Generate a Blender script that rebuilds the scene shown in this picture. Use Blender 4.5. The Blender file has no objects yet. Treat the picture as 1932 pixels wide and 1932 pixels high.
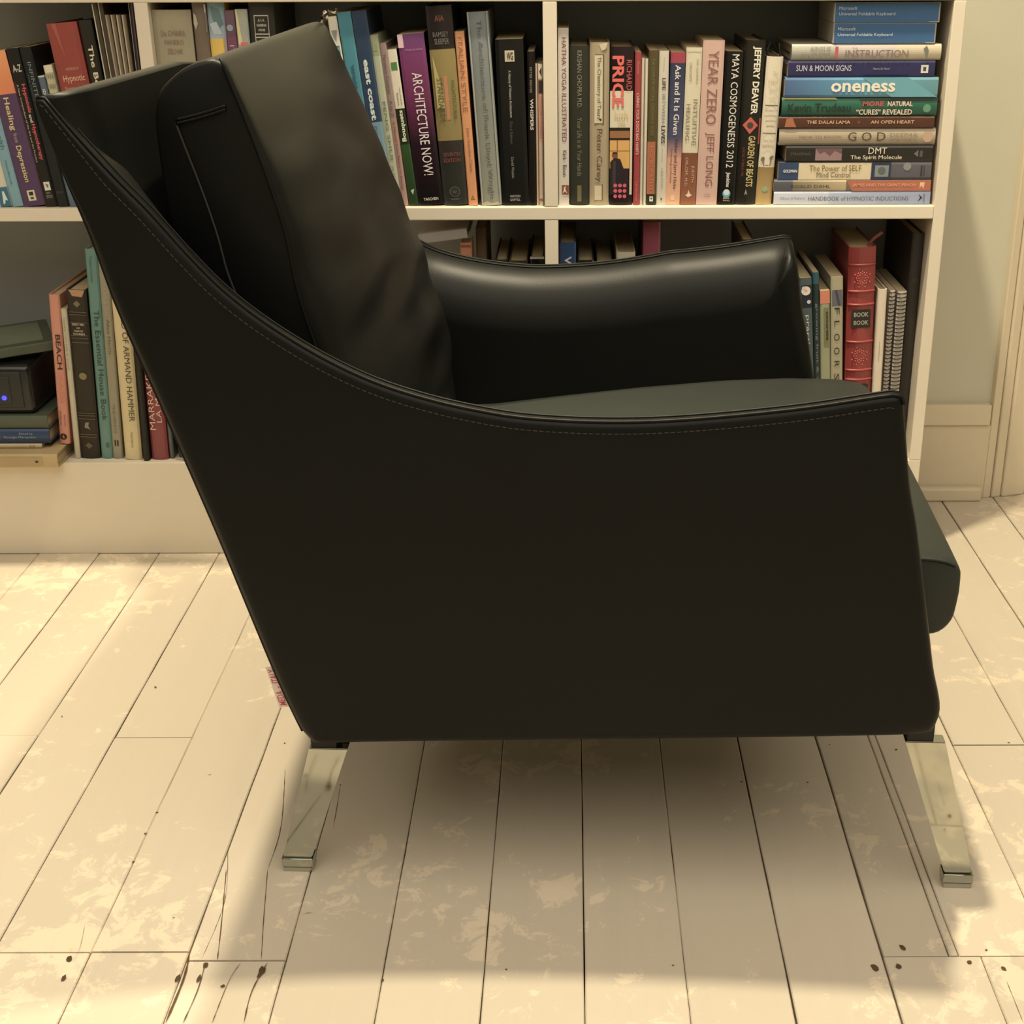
import bpy, bmesh, math, random
from mathutils import Vector, Matrix
random.seed(7)
SC = bpy.context.scene
COL = SC.collection
# ------------------------------------------------------------------ camera, world, lights, exposure
F, PX, PY, CAMH = 2606.0, 1080.0, 966.0, 0.95
PITCH = math.atan(1093 / 2606); ROLL = -0.003
cd = bpy.data.cameras.new('camera'); cam = bpy.data.objects.new('camera', cd); COL.objects.link(cam)
cd.sensor_width = 36; cd.sensor_fit = 'HORIZONTAL'; cd.lens = 36 * F / 1932
cd.shift_x = -(PX - 966) / 1932; cd.clip_start = .02
cam.matrix_world = (Matrix.Translation((0, 0, CAMH)) @ Matrix.Rotation(math.pi / 2 - PITCH, 4, 'X')
                    @ Matrix.Rotation(ROLL, 4, 'Z'))
SC.camera = cam
SC.view_settings.view_transform = 'Standard'; SC.view_settings.look = 'None'
SC.view_settings.gamma = 1; SC.view_settings.use_curve_mapping = False
SC.view_settings.exposure = -0.18
W = bpy.data.worlds.new('world'); SC.world = W; W.use_nodes = True
W.node_tree.nodes['Background'].inputs[0].default_value = (1.0, .86, .66, 1)
W.node_tree.nodes['Background'].inputs[1].default_value = .02

def lamp(name, loc, target, power, angle, color, radius=.03, blend=.6):
    l = bpy.data.lights.new(name, 'SPOT'); l.energy = power; l.color = color
    l.spot_size = math.radians(angle); l.spot_blend = blend; l.shadow_soft_size = radius
    o = bpy.data.objects.new(name, l); COL.objects.link(o); o.location = loc
    o.rotation_euler = (Vector(target) - Vector(loc)).to_track_quat('-Z', 'Y').to_euler()
    return o
WARM = (1.0, .86, .60)
lamp('ceiling_spot', (-.64, 2.17, 2.45), (-.93, 1.84, 0), 330, 72, WARM, .03, 1.0)
lamp('ceiling_spot', (.08, 1.71, 2.45), (.52, 1.50, 0), 270, 78, WARM, .045, .8)
al = bpy.data.lights.new('ambient_fill', 'AREA'); al.shape = 'RECTANGLE'; al.size = 4.4; al.size_y = 3.2; al.energy = 104; al.color = (1.0, .90, .76)
alo = bpy.data.objects.new('ambient_fill', al); COL.objects.link(alo); alo.location = (.2, -.3, 2.53)  # unseen area light added to lift the ambient level in the shade

# ------------------------------------------------------------------ helpers
def raydir(u, v):
    x = (u - PX) / F; y = -(v - PY) / F
    c, s = math.cos(-ROLL), math.sin(-ROLL)
    x, y = c * x + s * y, -s * x + c * y
    return Vector((x, math.cos(PITCH) + y * math.sin(PITCH), -math.sin(PITCH) + y * math.cos(PITCH)))
O0 = Vector((0, 0, CAMH))
def at_y(u, v, Y): d = raydir(u, v); return O0 + d * (Y / d.y)
def at_z(u, v, z): d = raydir(u, v); return O0 + d * ((z - CAMH) / d.z)

def srgb(r, g, b):
    f = lambda c: c / 12.92 if c <= .04045 else ((c + .055) / 1.055) ** 2.4
    return (f(r / 255), f(g / 255), f(b / 255), 1)

def link(name, me, parent=None, mats=()):
    o = bpy.data.objects.new(name, me); COL.objects.link(o)
    if parent: o.parent = parent
    for m in mats: me.materials.append(m)
    return o
def empty(name, loc, rz=0):
    o = bpy.data.objects.new(name, None); COL.objects.link(o); o.location = loc
    o.rotation_euler = (0, 0, rz); o.empty_display_size = .05
    return o
def tag(o, label=None, cat=None, group=None, kind=None):
    if label: o['label'] = label
    if cat: o['category'] = cat
    if group: o['group'] = group
    if kind: o['kind'] = kind
    return o
def mesh_from(name, verts, faces, smooth=False):
    me = bpy.data.meshes.new(name); me.from_pydata([tuple(v) for v in verts], [], faces); me.update()
    if smooth: me.polygons.foreach_set('use_smooth', [True] * len(me.polygons))
    return me
def bm_mesh(name, bm, smooth=False):
    bmesh.ops.recalc_face_normals(bm, faces=bm.faces)
    me = bpy.data.meshes.new(name); bm.to_mesh(me); bm.free()
    if smooth: me.polygons.foreach_set('use_smooth', [True] * len(me.polygons))
    return me
def box_bm(bm, x0, x1, y0, y1, z0, z1, bev=0, seg=2):
    r = bmesh.ops.create_cube(bm, size=1); vs = r['verts']
    for v in vs:
        v.co = Vector((x0 + (v.co.x + .5) * (x1 - x0), y0 + (v.co.y + .5) * (y1 - y0), z0 + (v.co.z + .5) * (z1 - z0)))
    if bev:
        es = list({e for v in vs for e in v.link_edges})
        bmesh.ops.bevel(bm, geom=es, offset=bev, segments=seg, affect='EDGES', profile=.5)
def box(name, x0, x1, y0, y1, z0, z1, mat, parent=None, bev=.0015, seg=2):
    bm = bmesh.new(); box_bm(bm, x0, x1, y0, y1, z0, z1, bev, seg)
    return link(name, bm_mesh(name, bm), parent, [mat])
def tube_me(name, pts, rad, n=8, closed=False):
    pts = [Vector(p) for p in pts]; vs = []; fs = []; N = len(pts); prev = None
    for i, p in enumerate(pts):
        a = pts[(i - 1) % N] if (closed or i > 0) else p
        b = pts[(i + 1) % N] if (closed or i < N - 1) else p
        t = (b - a).normalized()
        if prev is None: u = t.orthogonal().normalized()
        else: u = (prev - t * prev.dot(t)).normalized()
        prev = u; w = t.cross(u)
        r = rad(i / (N - 1)) if callable(rad) else rad
        for k in range(n):
            an = 2 * math.pi * k / n; vs.append(p + (u * math.cos(an) + w * math.sin(an)) * r)
    M = N if closed else N - 1
    for i in range(M):
        for k in range(n):
            j = (i + 1) % N
            fs.append((i * n + k, i * n + (k + 1) % n, j * n + (k + 1) % n, j * n + k))
    if not closed:
        fs.append(tuple(range(n))[::-1]); fs.append(tuple((N - 1) * n + k for k in range(n)))
    return mesh_from(name, vs, fs, True)
def catmull(pts, n, closed=False):
    pts = [Vector(p) for p in pts]; out = []; N = len(pts)
    for i in range(N if closed else N - 1):
        g = lambda k: pts[k % N] if closed else pts[max(0, min(N - 1, k))]
        p0, p1, p2, p3 = g(i - 1), g(i), g(i + 1), g(i + 2)
        for s in range(n):
            t = s / n
            out.append(.5 * ((2 * p1) + (p2 - p0) * t + (2 * p0 - 5 * p1 + 4 * p2 - p3) * t * t + (3 * p1 - p0 - 3 * p2 + p3) * t ** 3))
    if not closed: out.append(pts[-1])
    return out
def resample(pts, step, closed=False):
    pts = list(pts) + ([pts[0]] if closed else [])
    L = [0]
    for a, b in zip(pts, pts[1:]): L.append(L[-1] + (b - a).length)
    n = max(2, round(L[-1] / step)); out = []; j = 0
    for i in range(n if closed else n + 1):
        d = L[-1] * i / n
        while j < len(L) - 2 and L[j + 1] < d: j += 1
        t = (d - L[j]) / max(1e-9, L[j + 1] - L[j]); out.append(pts[j].lerp(pts[j + 1], t))
    return out

# ------------------------------------------------------------------ materials
def new_mat(name, rough=.5, color=(.5, .5, .5, 1), metal=0, spec=.5):
    m = bpy.data.materials.new(name); m.use_nodes = True
    b = m.node_tree.nodes['Principled BSDF']
    b.inputs['Base Color'].default_value = color; b.inputs['Roughness'].default_value = rough
    b.inputs['Metallic'].default_value = metal; b.inputs['Specular IOR Level'].default_value = spec
    return m, m.node_tree.nodes, m.node_tree.links, b
def nd(n, t, **k):
    x = n.new(t)
    for a, v in k.items():
        if a in ('loc',): continue
        if hasattr(x, a): setattr(x, a, v)
    return x
def noise(n, l, vec, scale, detail=4, rough=.5, dist=0):
    x = n.new('ShaderNodeTexNoise'); x.inputs['Scale'].default_value = scale
    x.inputs['Detail'].default_value = detail; x.inputs['Roughness'].default_value = rough
    x.inputs['Distortion'].default_value = dist
    if vec is not None: l.new(vec, x.inputs['Vector'])
    return x.outputs['Fac']
def ramp(n, l, fac, stops):
    r = n.new('ShaderNodeValToRGB'); l.new(fac, r.inputs[0]); e = r.color_ramp.elements
    while len(e) < len(stops): e.new(.5)
    for x, (p, c) in zip(e, stops): x.position = p; x.color = c
    return r.outputs[0]
def mixc(n, l, fac, a, b, mode='MIX'):
    m = n.new('ShaderNodeMix'); m.data_type = 'RGBA'; m.blend_type = mode
    for s, v in ((0, fac), (6, a), (7, b)):
        if isinstance(v, (float, int, tuple)): m.inputs[s].default_value = v
        else: l.new(v, m.inputs[s])
    return m.outputs[2]
def bump(n, l, b, fac, strength, dist):
    x = n.new('ShaderNodeBump'); x.inputs['Strength'].default_value = strength; x.inputs['Distance'].default_value = dist
    l.new(fac, x.inputs['Height'])
    for q in n:
        if q.type == 'BUMP' and q is not x and not q.outputs[0].links: pass
    l.new(x.outputs[0], b.inputs['Normal']); return x
def coords(n, l, kind='Object', scale=(1, 1, 1)):
    t = n.new('ShaderNodeTexCoord'); m = n.new('ShaderNodeMapping'); m.inputs['Scale'].default_value = scale
    l.new(t.outputs[kind], m.inputs['Vector']); return m.outputs[0]
def gray(v): return (v, v, v, 1)

# painted floor boards, worn through to an older warmer coat
M_floor, n, l, b = new_mat('worn painted boards', .38)
geo = n.new('ShaderNodeNewGeometry')
P = geo.outputs['Position']
oi = n.new('ShaderNodeObjectInfo')
big = noise(n, l, P, 3.2, 3); fine = noise(n, l, P, 26, 9, .72, .6)
add = n.new('ShaderNodeMath'); add.operation = 'MULTIPLY_ADD'; l.new(big, add.inputs[0]); add.inputs[1].default_value = .9; l.new(fine, add.inputs[2])
mask = ramp(n, l, add.outputs[0], [(0, gray(0)), (1.0, gray(1))])
mr = n.new('ShaderNodeMapRange'); l.new(add.outputs[0], mr.inputs[0]); mr.inputs[1].default_value = 1.035; mr.inputs[2].default_value = 1.085
mapg = n.new('ShaderNodeMapping'); mapg.inputs['Scale'].default_value = (60, 3, 1); l.new(P, mapg.inputs['Vector'])
grain = noise(n, l, mapg.outputs[0], 1, 6, .6, .4)
base = mixc(n, l, mr.outputs[0], srgb(199, 188, 170), srgb(220, 205, 182))
tint = ramp(n, l, oi.outputs['Random'], [(0, gray(.90)), (1, gray(1.0))])
base = mixc(n, l, 1.0, base, tint, 'MULTIPLY')
gr = ramp(n, l, grain, [(0, gray(.90)), (.5, gray(1.0)), (1, gray(1.0))])
base = mixc(n, l, .6, base, gr, 'MULTIPLY')
spk = noise(n, l, P, 75, 3, .5)
sp = ramp(n, l, spk, [(0, gray(1)), (.24, gray(1)), (.27, gray(1)), (1, gray(1))])
dirt = n.new('ShaderNodeMapRange'); l.new(spk, dirt.inputs[0]); dirt.inputs[1].default_value = .19; dirt.inputs[2].default_value = .225
base = mixc(n, l, dirt.outputs[0], srgb(120, 95, 62), base)
l.new(base, b.inputs['Base Color'])
rr = n.new('ShaderNodeMapRange'); l.new(fine, rr.inputs[0]); rr.inputs[3].default_value = .28; rr.inputs[4].default_value = .5
l.new(rr.outputs[0], b.inputs['Roughness'])
bump(n, l, b, add.outputs[0], .12, .002)

M_gap, n, l, b = new_mat('dark gap grime', .9)
l.new(mixc(n, l, noise(n, l, coords(n, l), 40), srgb(52, 36, 18), srgb(96, 74, 44)), b.inputs['Base Color'])

def paint(name, c1, c2, rough=.45, sc=9):
    m, n, l, b = new_mat(name, rough)
    g = n.new('ShaderNodeNewGeometry')
    f = noise(n, l, g.outputs['Position'], sc, 5, .6)
    l.new(mixc(n, l, f, c1, c2), b.inputs['Base Color'])
    f2 = noise(n, l, g.outputs['Position'], 120, 3)
    bump(n, l, b, f2, .08, .001)
    return m
M_shelf = paint('white shelf paint', srgb(218, 208, 190), srgb(228, 219, 202))
M_back = paint('grey back panel paint', srgb(146, 152, 156), srgb(156, 161, 163), .7)
M_wall = paint('cream wall paint', srgb(188, 186, 168), srgb(196, 193, 176), .6)
M_trim = paint('cream trim paint', srgb(204, 192, 168), srgb(212, 201, 178), .4)

M_leather, n, l, b = new_mat('black leather', .40, spec=.19)
co = coords(n, l)
f1 = noise(n, l, co, 420, 3, .6); f0 = noise(n, l, co, 7, 3, .5)
vor = n.new('ShaderNodeTexVoronoi'); vor.inputs['Scale'].default_value = 700; l.new(co, vor.inputs['Vector'])
l.new(mixc(n, l, f0, (.0030, .0035, .0030, 1), (.0048, .0055, .0046, 1)), b.inputs['Base Color'])
mm = n.new('ShaderNodeMath'); mm.operation = 'MULTIPLY_ADD'; l.new(vor.outputs['Distance'], mm.inputs[0]); mm.inputs[1].default_value = .5; l.new(f1, mm.inputs[2])
bump(n, l, b, mm.outputs[0], .10, .0006)
rr = n.new('ShaderNodeMapRange'); l.new(f0, rr.inputs[0]); rr.inputs[3].default_value = .37; rr.inputs[4].default_value = .46
l.new(rr.outputs[0], b.inputs['Roughness'])
M_seat, n, l, b = new_mat('soft seat leather', .52, spec=.3)
co = coords(n, l); f0 = noise(n, l, co, 9, 3)
l.new(mixc(n, l, f0, (.022, .026, .022, 1), (.030, .034, .029, 1)), b.inputs['Base Color'])
bump(n, l, b, noise(n, l, co, 420, 3, .6), .10, .0006)
M_thread, n, l, b = new_mat('black thread', .7, (.02, .02, .018, 1))
M_spacer, n, l, b = new_mat('black spacer', .6, (.006, .006, .006, 1))
M_chrome, n, l, b = new_mat('polished steel', .07, (.47, .485, .44, 1), 1)
sm = noise(n, l, coords(n, l), 60, 4); mr2 = n.new('ShaderNodeMapRange'); l.new(sm, mr2.inputs[0]); mr2.inputs[3].default_value = .03; mr2.inputs[4].default_value = .12
l.new(mr2.outputs[0], b.inputs['Roughness'])
M_tag, n, l, b = new_mat('woven tag cloth', .8, srgb(226, 206, 200))

def attr_mat(name, rough, bmp=.05, sc=300, spec=.5):
    m, n, l, b = new_mat(name, rough, spec=spec)
    a = n.new('ShaderNodeAttribute'); a.attribute_name = 'Col'
    f = noise(n, l, coords(n, l), 22, 5, .6)
    g = ramp(n, l, f, [(0, gray(.86)), (1, gray(1.08))])
    hs = n.new('ShaderNodeHueSaturation'); hs.inputs['Saturation'].default_value = .84; l.new(mixc(n, l, 1.0, a.outputs['Color'], g, 'MULTIPLY'), hs.inputs['Color'])
    l.new(hs.outputs[0], b.inputs['Base Color'])
    bump(n, l, b, noise(n, l, coords(n, l), sc, 2), bmp, .0005)
    return m
M_gloss = attr_mat('glossy book jacket', .32)
M_cloth = attr_mat('matte book cover', .6, .15, 900)
M_print = attr_mat('printed ink', .5, 0)
M_pages, n, l, b = new_mat('page edges', .9)
wv = noise(n, l, coords(n, l, 'Object', (1400, 3, 3)), 1, 2)
l.new(mixc(n, l, wv, srgb(150, 132, 100), srgb(206, 190, 156)), b.inputs['Base Color'])
M_blackplastic, n, l, b = new_mat('glossy black plastic', .22, (.012, .013, .013, 1))
M_blackmatte, n, l, b = new_mat('matte black plastic', .5, (.02, .022, .02, 1))
M_led, n, l, b = new_mat('blue power light', .5, (0, 0, .3, 1))
b.inputs['Emission Color'].default_value = (.02, .03, 1, 1); b.inputs['Emission Strength'].default_value = 3
M_wire, n, l, b = new_mat('black coil wire', .4, (.01, .01, .01, 1))

# ------------------------------------------------------------------ floor: boards one by one
bm = bmesh.new(); box_bm(bm, -2.6, 2.6, -2.9, 3.4, -.06, -.019)
floor = link('floor', bm_mesh('floor', bm), None, [M_gap]); tag(floor, kind='structure')
def plank(x0, x1, y0, y1, gap=.0005):
    x0 += gap * random.uniform(.5, 1.1); x1 -= gap * random.uniform(.5, 1.1); y0 += .0008; y1 -= .0008
    N = max(4, int((y1 - y0) / .06)); zt = random.uniform(-.0006, .0006)
    jl = [random.uniform(-.0004, .0004) for _ in range(N + 1)]; jr = [random.uniform(-.0004, .0004) for _ in range(N + 1)]
    vs = []; fs = []; c = .0012
    for i in range(N + 1):
        y = y0 + (y1 - y0) * i / N; a = x0 + jl[i]; d = x1 + jr[i]
        vs += [(a, y, -.02), (a, y, zt - c), (a + c, y, zt), (d - c, y, zt), (d, y, zt - c), (d, y, -.02)]
    for i in range(N):
        for k in range(5): p = i * 6 + k; fs.append((p, p + 1, p + 7, p + 6))
        fs.append((i * 6 + 5, i * 6, i * 6 + 6, i * 6 + 11))
    fs.append(tuple(range(6))[::-1]); fs.append(tuple(N * 6 + k for k in range(6)))
    me = mesh_from('floor_plank', vs, fs)
    bm = bmesh.new(); bm.from_mesh(me); bmesh.ops.recalc_face_normals(bm, faces=bm.faces); bm.to_mesh(me); bm.free()
    return link('floor_plank', me, floor, [M_floor])
PITCHX = .0998
def colx(k): return .0105 + PITCHX * k
joints = {-4: [1.104], -5: [1.117], -6: [1.117, 1.522], -7: [1.117], -8: [1.117, 1.528], -9: [1.528], -10: [1.3], 1: [.6], 2: [.55]}
for k in range(-25, 3):
    js = [-2.9] + sorted(joints.get(k, [random.choice([.3, .62])])) + [3.3]
    for a, c in zip(js, js[1:]): plank(colx(k), colx(k + 1), a, c, .0012 if k == 2 else .0006)
plank(.3110, .3775, 1.107, 3.3); plank(.3775, .3870, 1.107, 3.3, .0005); plank(.387, .4810, 1.107, 3.3)
plank(.3110, .409, -2.9, 1.107); plank(.409, .4810, -2.9, 1.107)
xs = [.481, .5735, .669, .766, .864]
for i, (a, c) in enumerate(zip(xs, xs[1:])):
    js = [-2.9, 1.107, 1.498, 3.3] if i < 2 else [-2.9, 1.107, 3.3]
    for p, q in zip(js, js[1:]): plank(a, c, p, q, .0010 if i >= 1 else .0006)
for k in range(17):
    plank(.864 + k * PITCHX, .864 + (k + 1) * PITCHX, -2.9, 3.3)
# knots and cracks in the boards
def knot(u, v, r, asp=1.2, rot=0):
    c = at_z(u, v, .0009); N = 9; vs = [c + Vector((0, 0, -.0001))]; fs = []
    for i in range(N):
        a = 2 * math.pi * i / N; rr = r * .55 * random.uniform(.7, 1.25)
        p = Vector((math.cos(a) * rr, math.sin(a) * rr * asp, 0)); p.rotate(Matrix.Rotation(rot, 3, 'Z').to_quaternion()); vs.append(c + p)
        fs.append((0, 1 + i, 1 + (i + 1) % N))
    link('knot_hole', mesh_from('knot_hole', vs, fs), floor, [M_gap])
for a in [(1650, 1826, .006, 1.5, .3), (1695, 1823, .0055, 1.4, -.2), (1703, 1787, .004, 2, .3), (1829, 1815, .004, 1.6, 0), (1893, 1827, .004, 1.6, .5),
          (1524, 1476, .003, .7, 0), (1399, 1475, .0025, 1, 0), (1691, 1414, .003, .8, 0), (1565, 1405, .002, 1, 0), (1903, 1401, .0025, .8, 0),
          (1270, 1821, .002, 1, 0), (293, 1296, .003, 1, 0), (117, 1351, .002, 1, 0), (537, 1402, .0026, .8, 0), (722, 1849, .003, 1, 0), (955, 1829, .002, 1, 0),
          (1861, 1792, .002, 1.3, 0), (493, 1833, .006, 2.4, -.1), (420, 1860, .004, 1, 0), (336, 1845, .004, 2.4, -.1), (120, 1845, .004, 2, 0), (130, 1808, .005, 1.6, .4),
          (388, 1820, .005, 1.6, 0), (375, 1845, .0035, 2.6, -.1), (296, 1533, .003, 1, 0), (252, 1626, .003, 1, 0), (274, 1572, .004, .6, .2), (612, 1483, .003, 1, 0), (642, 1481, .002, 1, 0)]:
    knot(*a)
def crack(pts, w):
    P3 = [at_z(u, v, .0010) for u, v in pts]; P3 = resample(catmull(P3, 6), .008); vs = []; fs = []
    for i, p in enumerate(P3):
        t = (P3[min(i + 1, len(P3) - 1)] - P3[max(i - 1, 0)]).normalized(); nn = Vector((-t.y, t.x, 0))
        ww = w * .5 * random.uniform(.25, 1) * (1 if 0 < i < len(P3) - 1 else .1)
        vs += [p + nn * ww, p - nn * ww]
    for i in range(len(P3) - 1): fs.append((2 * i, 2 * i + 1, 2 * i + 3, 2 * i + 2))
    link('crack', mesh_from('crack', vs, fs), floor, [M_gap])
for pts, w in [([(538, 1450), (530, 1560), (505, 1640)], .0010), ([(505, 1640), (497, 1740), (493, 1810)], .0010), ([(427, 1640), (418, 1740), (410, 1812)], .0014),
               ([(430, 1600), (424, 1700), (381, 1808)], .0006), ([(388, 1815), (372, 1870), (345, 1930)], .0016), ([(505, 1815), (475, 1870), (460, 1930)], .0016),
               ([(455, 1815), (432, 1850), (400, 1930)], .001), ([(358, 1800), (345, 1850), (312, 1930)], .0026), ([(612, 1483), (603, 1500), (588, 1540), (575, 1570)], .0008),
               ([(642, 1481), (636, 1520), (628, 1565)], .0007), ([(1899, 1850), (1915, 1890), (1932, 1932)], .0007), ([(570, 1725), (580, 1722), (592, 1722)], .0009),
               ([(570, 1497), (600, 1498), (628, 1497)], .0012), ([(160, 1745), (150, 1790), (135, 1815)], .0006)]:  # level run at the rear leg: mirrored plank joint drawn in as a crack
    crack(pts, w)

# ------------------------------------------------------------------ walls and trim at the right
YW = 2.335
wall = box('wall_back', -2.6, .745, YW, YW + .1, 0, 2.6, M_wall); tag(wall, kind='structure')
sk = empty('baseboard_back', (.654, YW, 0)); tag(sk, kind='structure')
def rel(name, x0, x1, y0, y1, z0, z1, mat, par, bev=.0015):
    bm = bmesh.new(); L = par.location
    box_bm(bm, x0 - L.x, x1 - L.x, y0 - L.y, y1 - L.y, z0 - L.z, z1 - L.z, bev)
    return link(name, bm_mesh(name, bm), par, [mat])
rel('skirting_board', .5655, .745, 2.325, YW, 0, .1395, M_trim, sk, .001)
rel('skirting_cap', .580, .742, 2.320, YW, .1405, .1785, M_trim, sk, .002)
rel('skirting_edge_strip', .5655, .579, 2.322, YW, .04, .30, M_trim, sk, .0015)
rel('shoe_moulding', .5655, .738, 2.307, 2.325, 0, .0256, M_trim, sk, .004)
A0 = Vector((.7445, 2.3266, 0)); A1 = Vector((.8246, 2.3492, 0)); dirv = (A1 - A0).normalized(); nrm = Vector((dirv.y, -dirv.x, 0))
tr = empty('trim_1', A0, math.atan2(dirv.y, dirv.x)); tag(tr, kind='structure')
def strip(name, a, b_, t, bev=.002, z0=0):
    bm = bmesh.new(); box_bm(bm, a, b_, -t, .03, z0, 2.3, bev); return link(name, bm_mesh(name, bm), tr, [M_trim])
strip('casing_strip', 0, .0155, .003); strip('casing_strip', .0165, .0345, .0065, .003); strip('casing_strip', .0355, .0825, .009, .004)
bm = bmesh.new(); box_bm(bm, .0835, 1.6, .004, .1, 0, 2.6)
aw = link('wall_right', bm_mesh('wall_right', bm), None, [M_wall]); aw.matrix_world = Matrix.Translation(A0) @ Matrix.Rotation(math.atan2(dirv.y, dirv.x), 4, 'Z'); tag(aw, kind='structure')

# the rest of the room, behind and beside the camera
ce = box('ceiling', -2.6, 2.6, -2.9, 3.4, 2.55, 2.65, M_wall, None, 0); tag(ce, kind='structure')
wl = box('wall_left', -2.7, -2.6, -2.9, 3.4, 0, 2.6, M_wall, None, 0); tag(wl, kind='structure')
wf = box('wall_front', -2.7, 2.7, -3.0, -2.9, 0, 2.6, M_wall, None, 0); tag(wf, kind='structure')
wr_ = box('wall_side', 2.6, 2.7, -2.9, 3.4, 0, 2.6, M_wall, None, 0); tag(wr_, kind='structure')
# ------------------------------------------------------------------ bookcase
YF = 2.0924; ZL = .1614; ZM0, ZM = .5502, .5697; ZT = .860; YB = 2.320
bc = empty('bookcase', (-.3, YF, 0))
tag(bc, 'white painted built-in bookcase with grey back filled with books behind the armchair', 'bookcase')
rel('plinth', -1.45, .5637, YF, YF + .018, 0, ZL, M_shelf, bc, .0015)
rel('bottom_board', -1.45, .5455, YF + .0185, YB, ZL - .018, ZL, M_shelf, bc, .0008)
rel('shelf_board', -1.45, .5455, YF, YB, ZM0, ZM, M_shelf, bc, .0015)
rel('top_board', -1.47, .5637, YF, YB, ZT, ZT + .02, M_shelf, bc, .0015)
for z0, z1 in ((ZL + .0003, ZM0), (ZM + .0003, ZT)):
    rel('upright', -.6226, -.6030, YF + .0004, YB, z0, z1, M_shelf, bc, .001)
    rel('upright', -.0405, -.0202, YF + .0004, YB, z0, z1, M_shelf, bc, .001)
    rel('upright', -1.22, -1.20, YF + .0004, YB, z0, z1, M_shelf, bc, .001)
rel('side_panel', .5455, .5637, YF, YB, ZL, ZT, M_shelf, bc, .0015)
rel('back_panel', -1.45, .5637, YB, YB + .012, 0, ZT + .02, M_back, bc, 0)

# ------------------------------------------------------------------ lettering and books
_txt = {}
def text_geo(s, bold=0.0):
    k = (s, bold)
    if k in _txt: return _txt[k]
    c = bpy.data.curves.new('t', 'FONT'); c.body = s; c.size = 1; c.resolution_u = 2; c.offset = bold
    c.space_line = .9
    o = bpy.data.objects.new('t', c); COL.objects.link(o)
    bpy.context.view_layer.update()
    me = bpy.data.meshes.new_from_object(o.evaluated_get(bpy.context.evaluated_depsgraph_get()))
    vs = [v.co.copy() for v in me.vertices]; fs = [tuple(p.vertices) for p in me.polygons]
    bpy.data.objects.remove(o); bpy.data.curves.remove(c); bpy.data.meshes.remove(me)
    if not vs: vs = [Vector((0, 0, 0))]
    x0 = min(v.x for v in vs); x1 = max(v.x for v in vs); y0 = min(v.y for v in vs); y1 = max(v.y for v in vs)
    vs = [((v.x - x0) / max(1e-6, x1 - x0), (v.y - y0) / max(1e-6, y1 - y0)) for v in vs]
    _txt[k] = (vs, fs); return _txt[k]

def flat_mesh(name, w, h, items, y0):
    """items drawn on the spine face; u 0..1 left-right, v 0..1 top-bottom"""
    V = []; Fc = []; C = []
    def emit(uv, faces, col, lay):
        b0 = len(V)
        for u, v in uv: V.append(((u - .5) * w, y0 - .00022 * (lay + 1), (1 - v) * h))
        for f in faces: Fc.append(tuple(b0 + i for i in f)); C.append(col)
    for k, it in enumerate(items):
        kind = it[0]; lay = k * .22
        if kind == 'T':
            _, s, u0, u1, v0, v1, col, rot = it[:8]; bold = it[8] if len(it) > 8 else 0
            vs, fs = text_geo(s, bold); out = []
            for a, bb in vs:
                if rot == 'd': out.append((u0 + bb * (u1 - u0), v0 + a * (v1 - v0)))
                elif rot == 'u': out.append((u1 - bb * (u1 - u0), v1 - a * (v1 - v0)))
                else: out.append((u0 + a * (u1 - u0), v1 - bb * (v1 - v0)))
            emit(out, fs, srgb(*col), lay + 2)
        elif kind == 'R':
            _, u0, u1, v0, v1, col = it
            emit([(u0, v0), (u1, v0), (u1, v1), (u0, v1)], [(0, 1, 2, 3)], srgb(*col), lay)
        elif kind == 'P':
            _, pts, col = it
            emit(pts, [tuple(range(len(pts)))], srgb(*col), lay)
        elif kind == 'C':
            _, uc, vc, r, col = it   # r in metres
            pts = [(uc + r / w * math.cos(a * math.pi / 8), vc + r / h * math.sin(a * math.pi / 8)) for a in range(16)]
            emit(pts, [tuple(range(16))], srgb(*col), lay)
    me = mesh_from(name, V, Fc)
    ca = me.color_attributes.new('Col', 'FLOAT_COLOR', 'CORNER'); i = 0
    for p, c in zip(me.polygons, C):
        for li in p.loop_indices: ca.data[li].color = c
    return me

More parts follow.
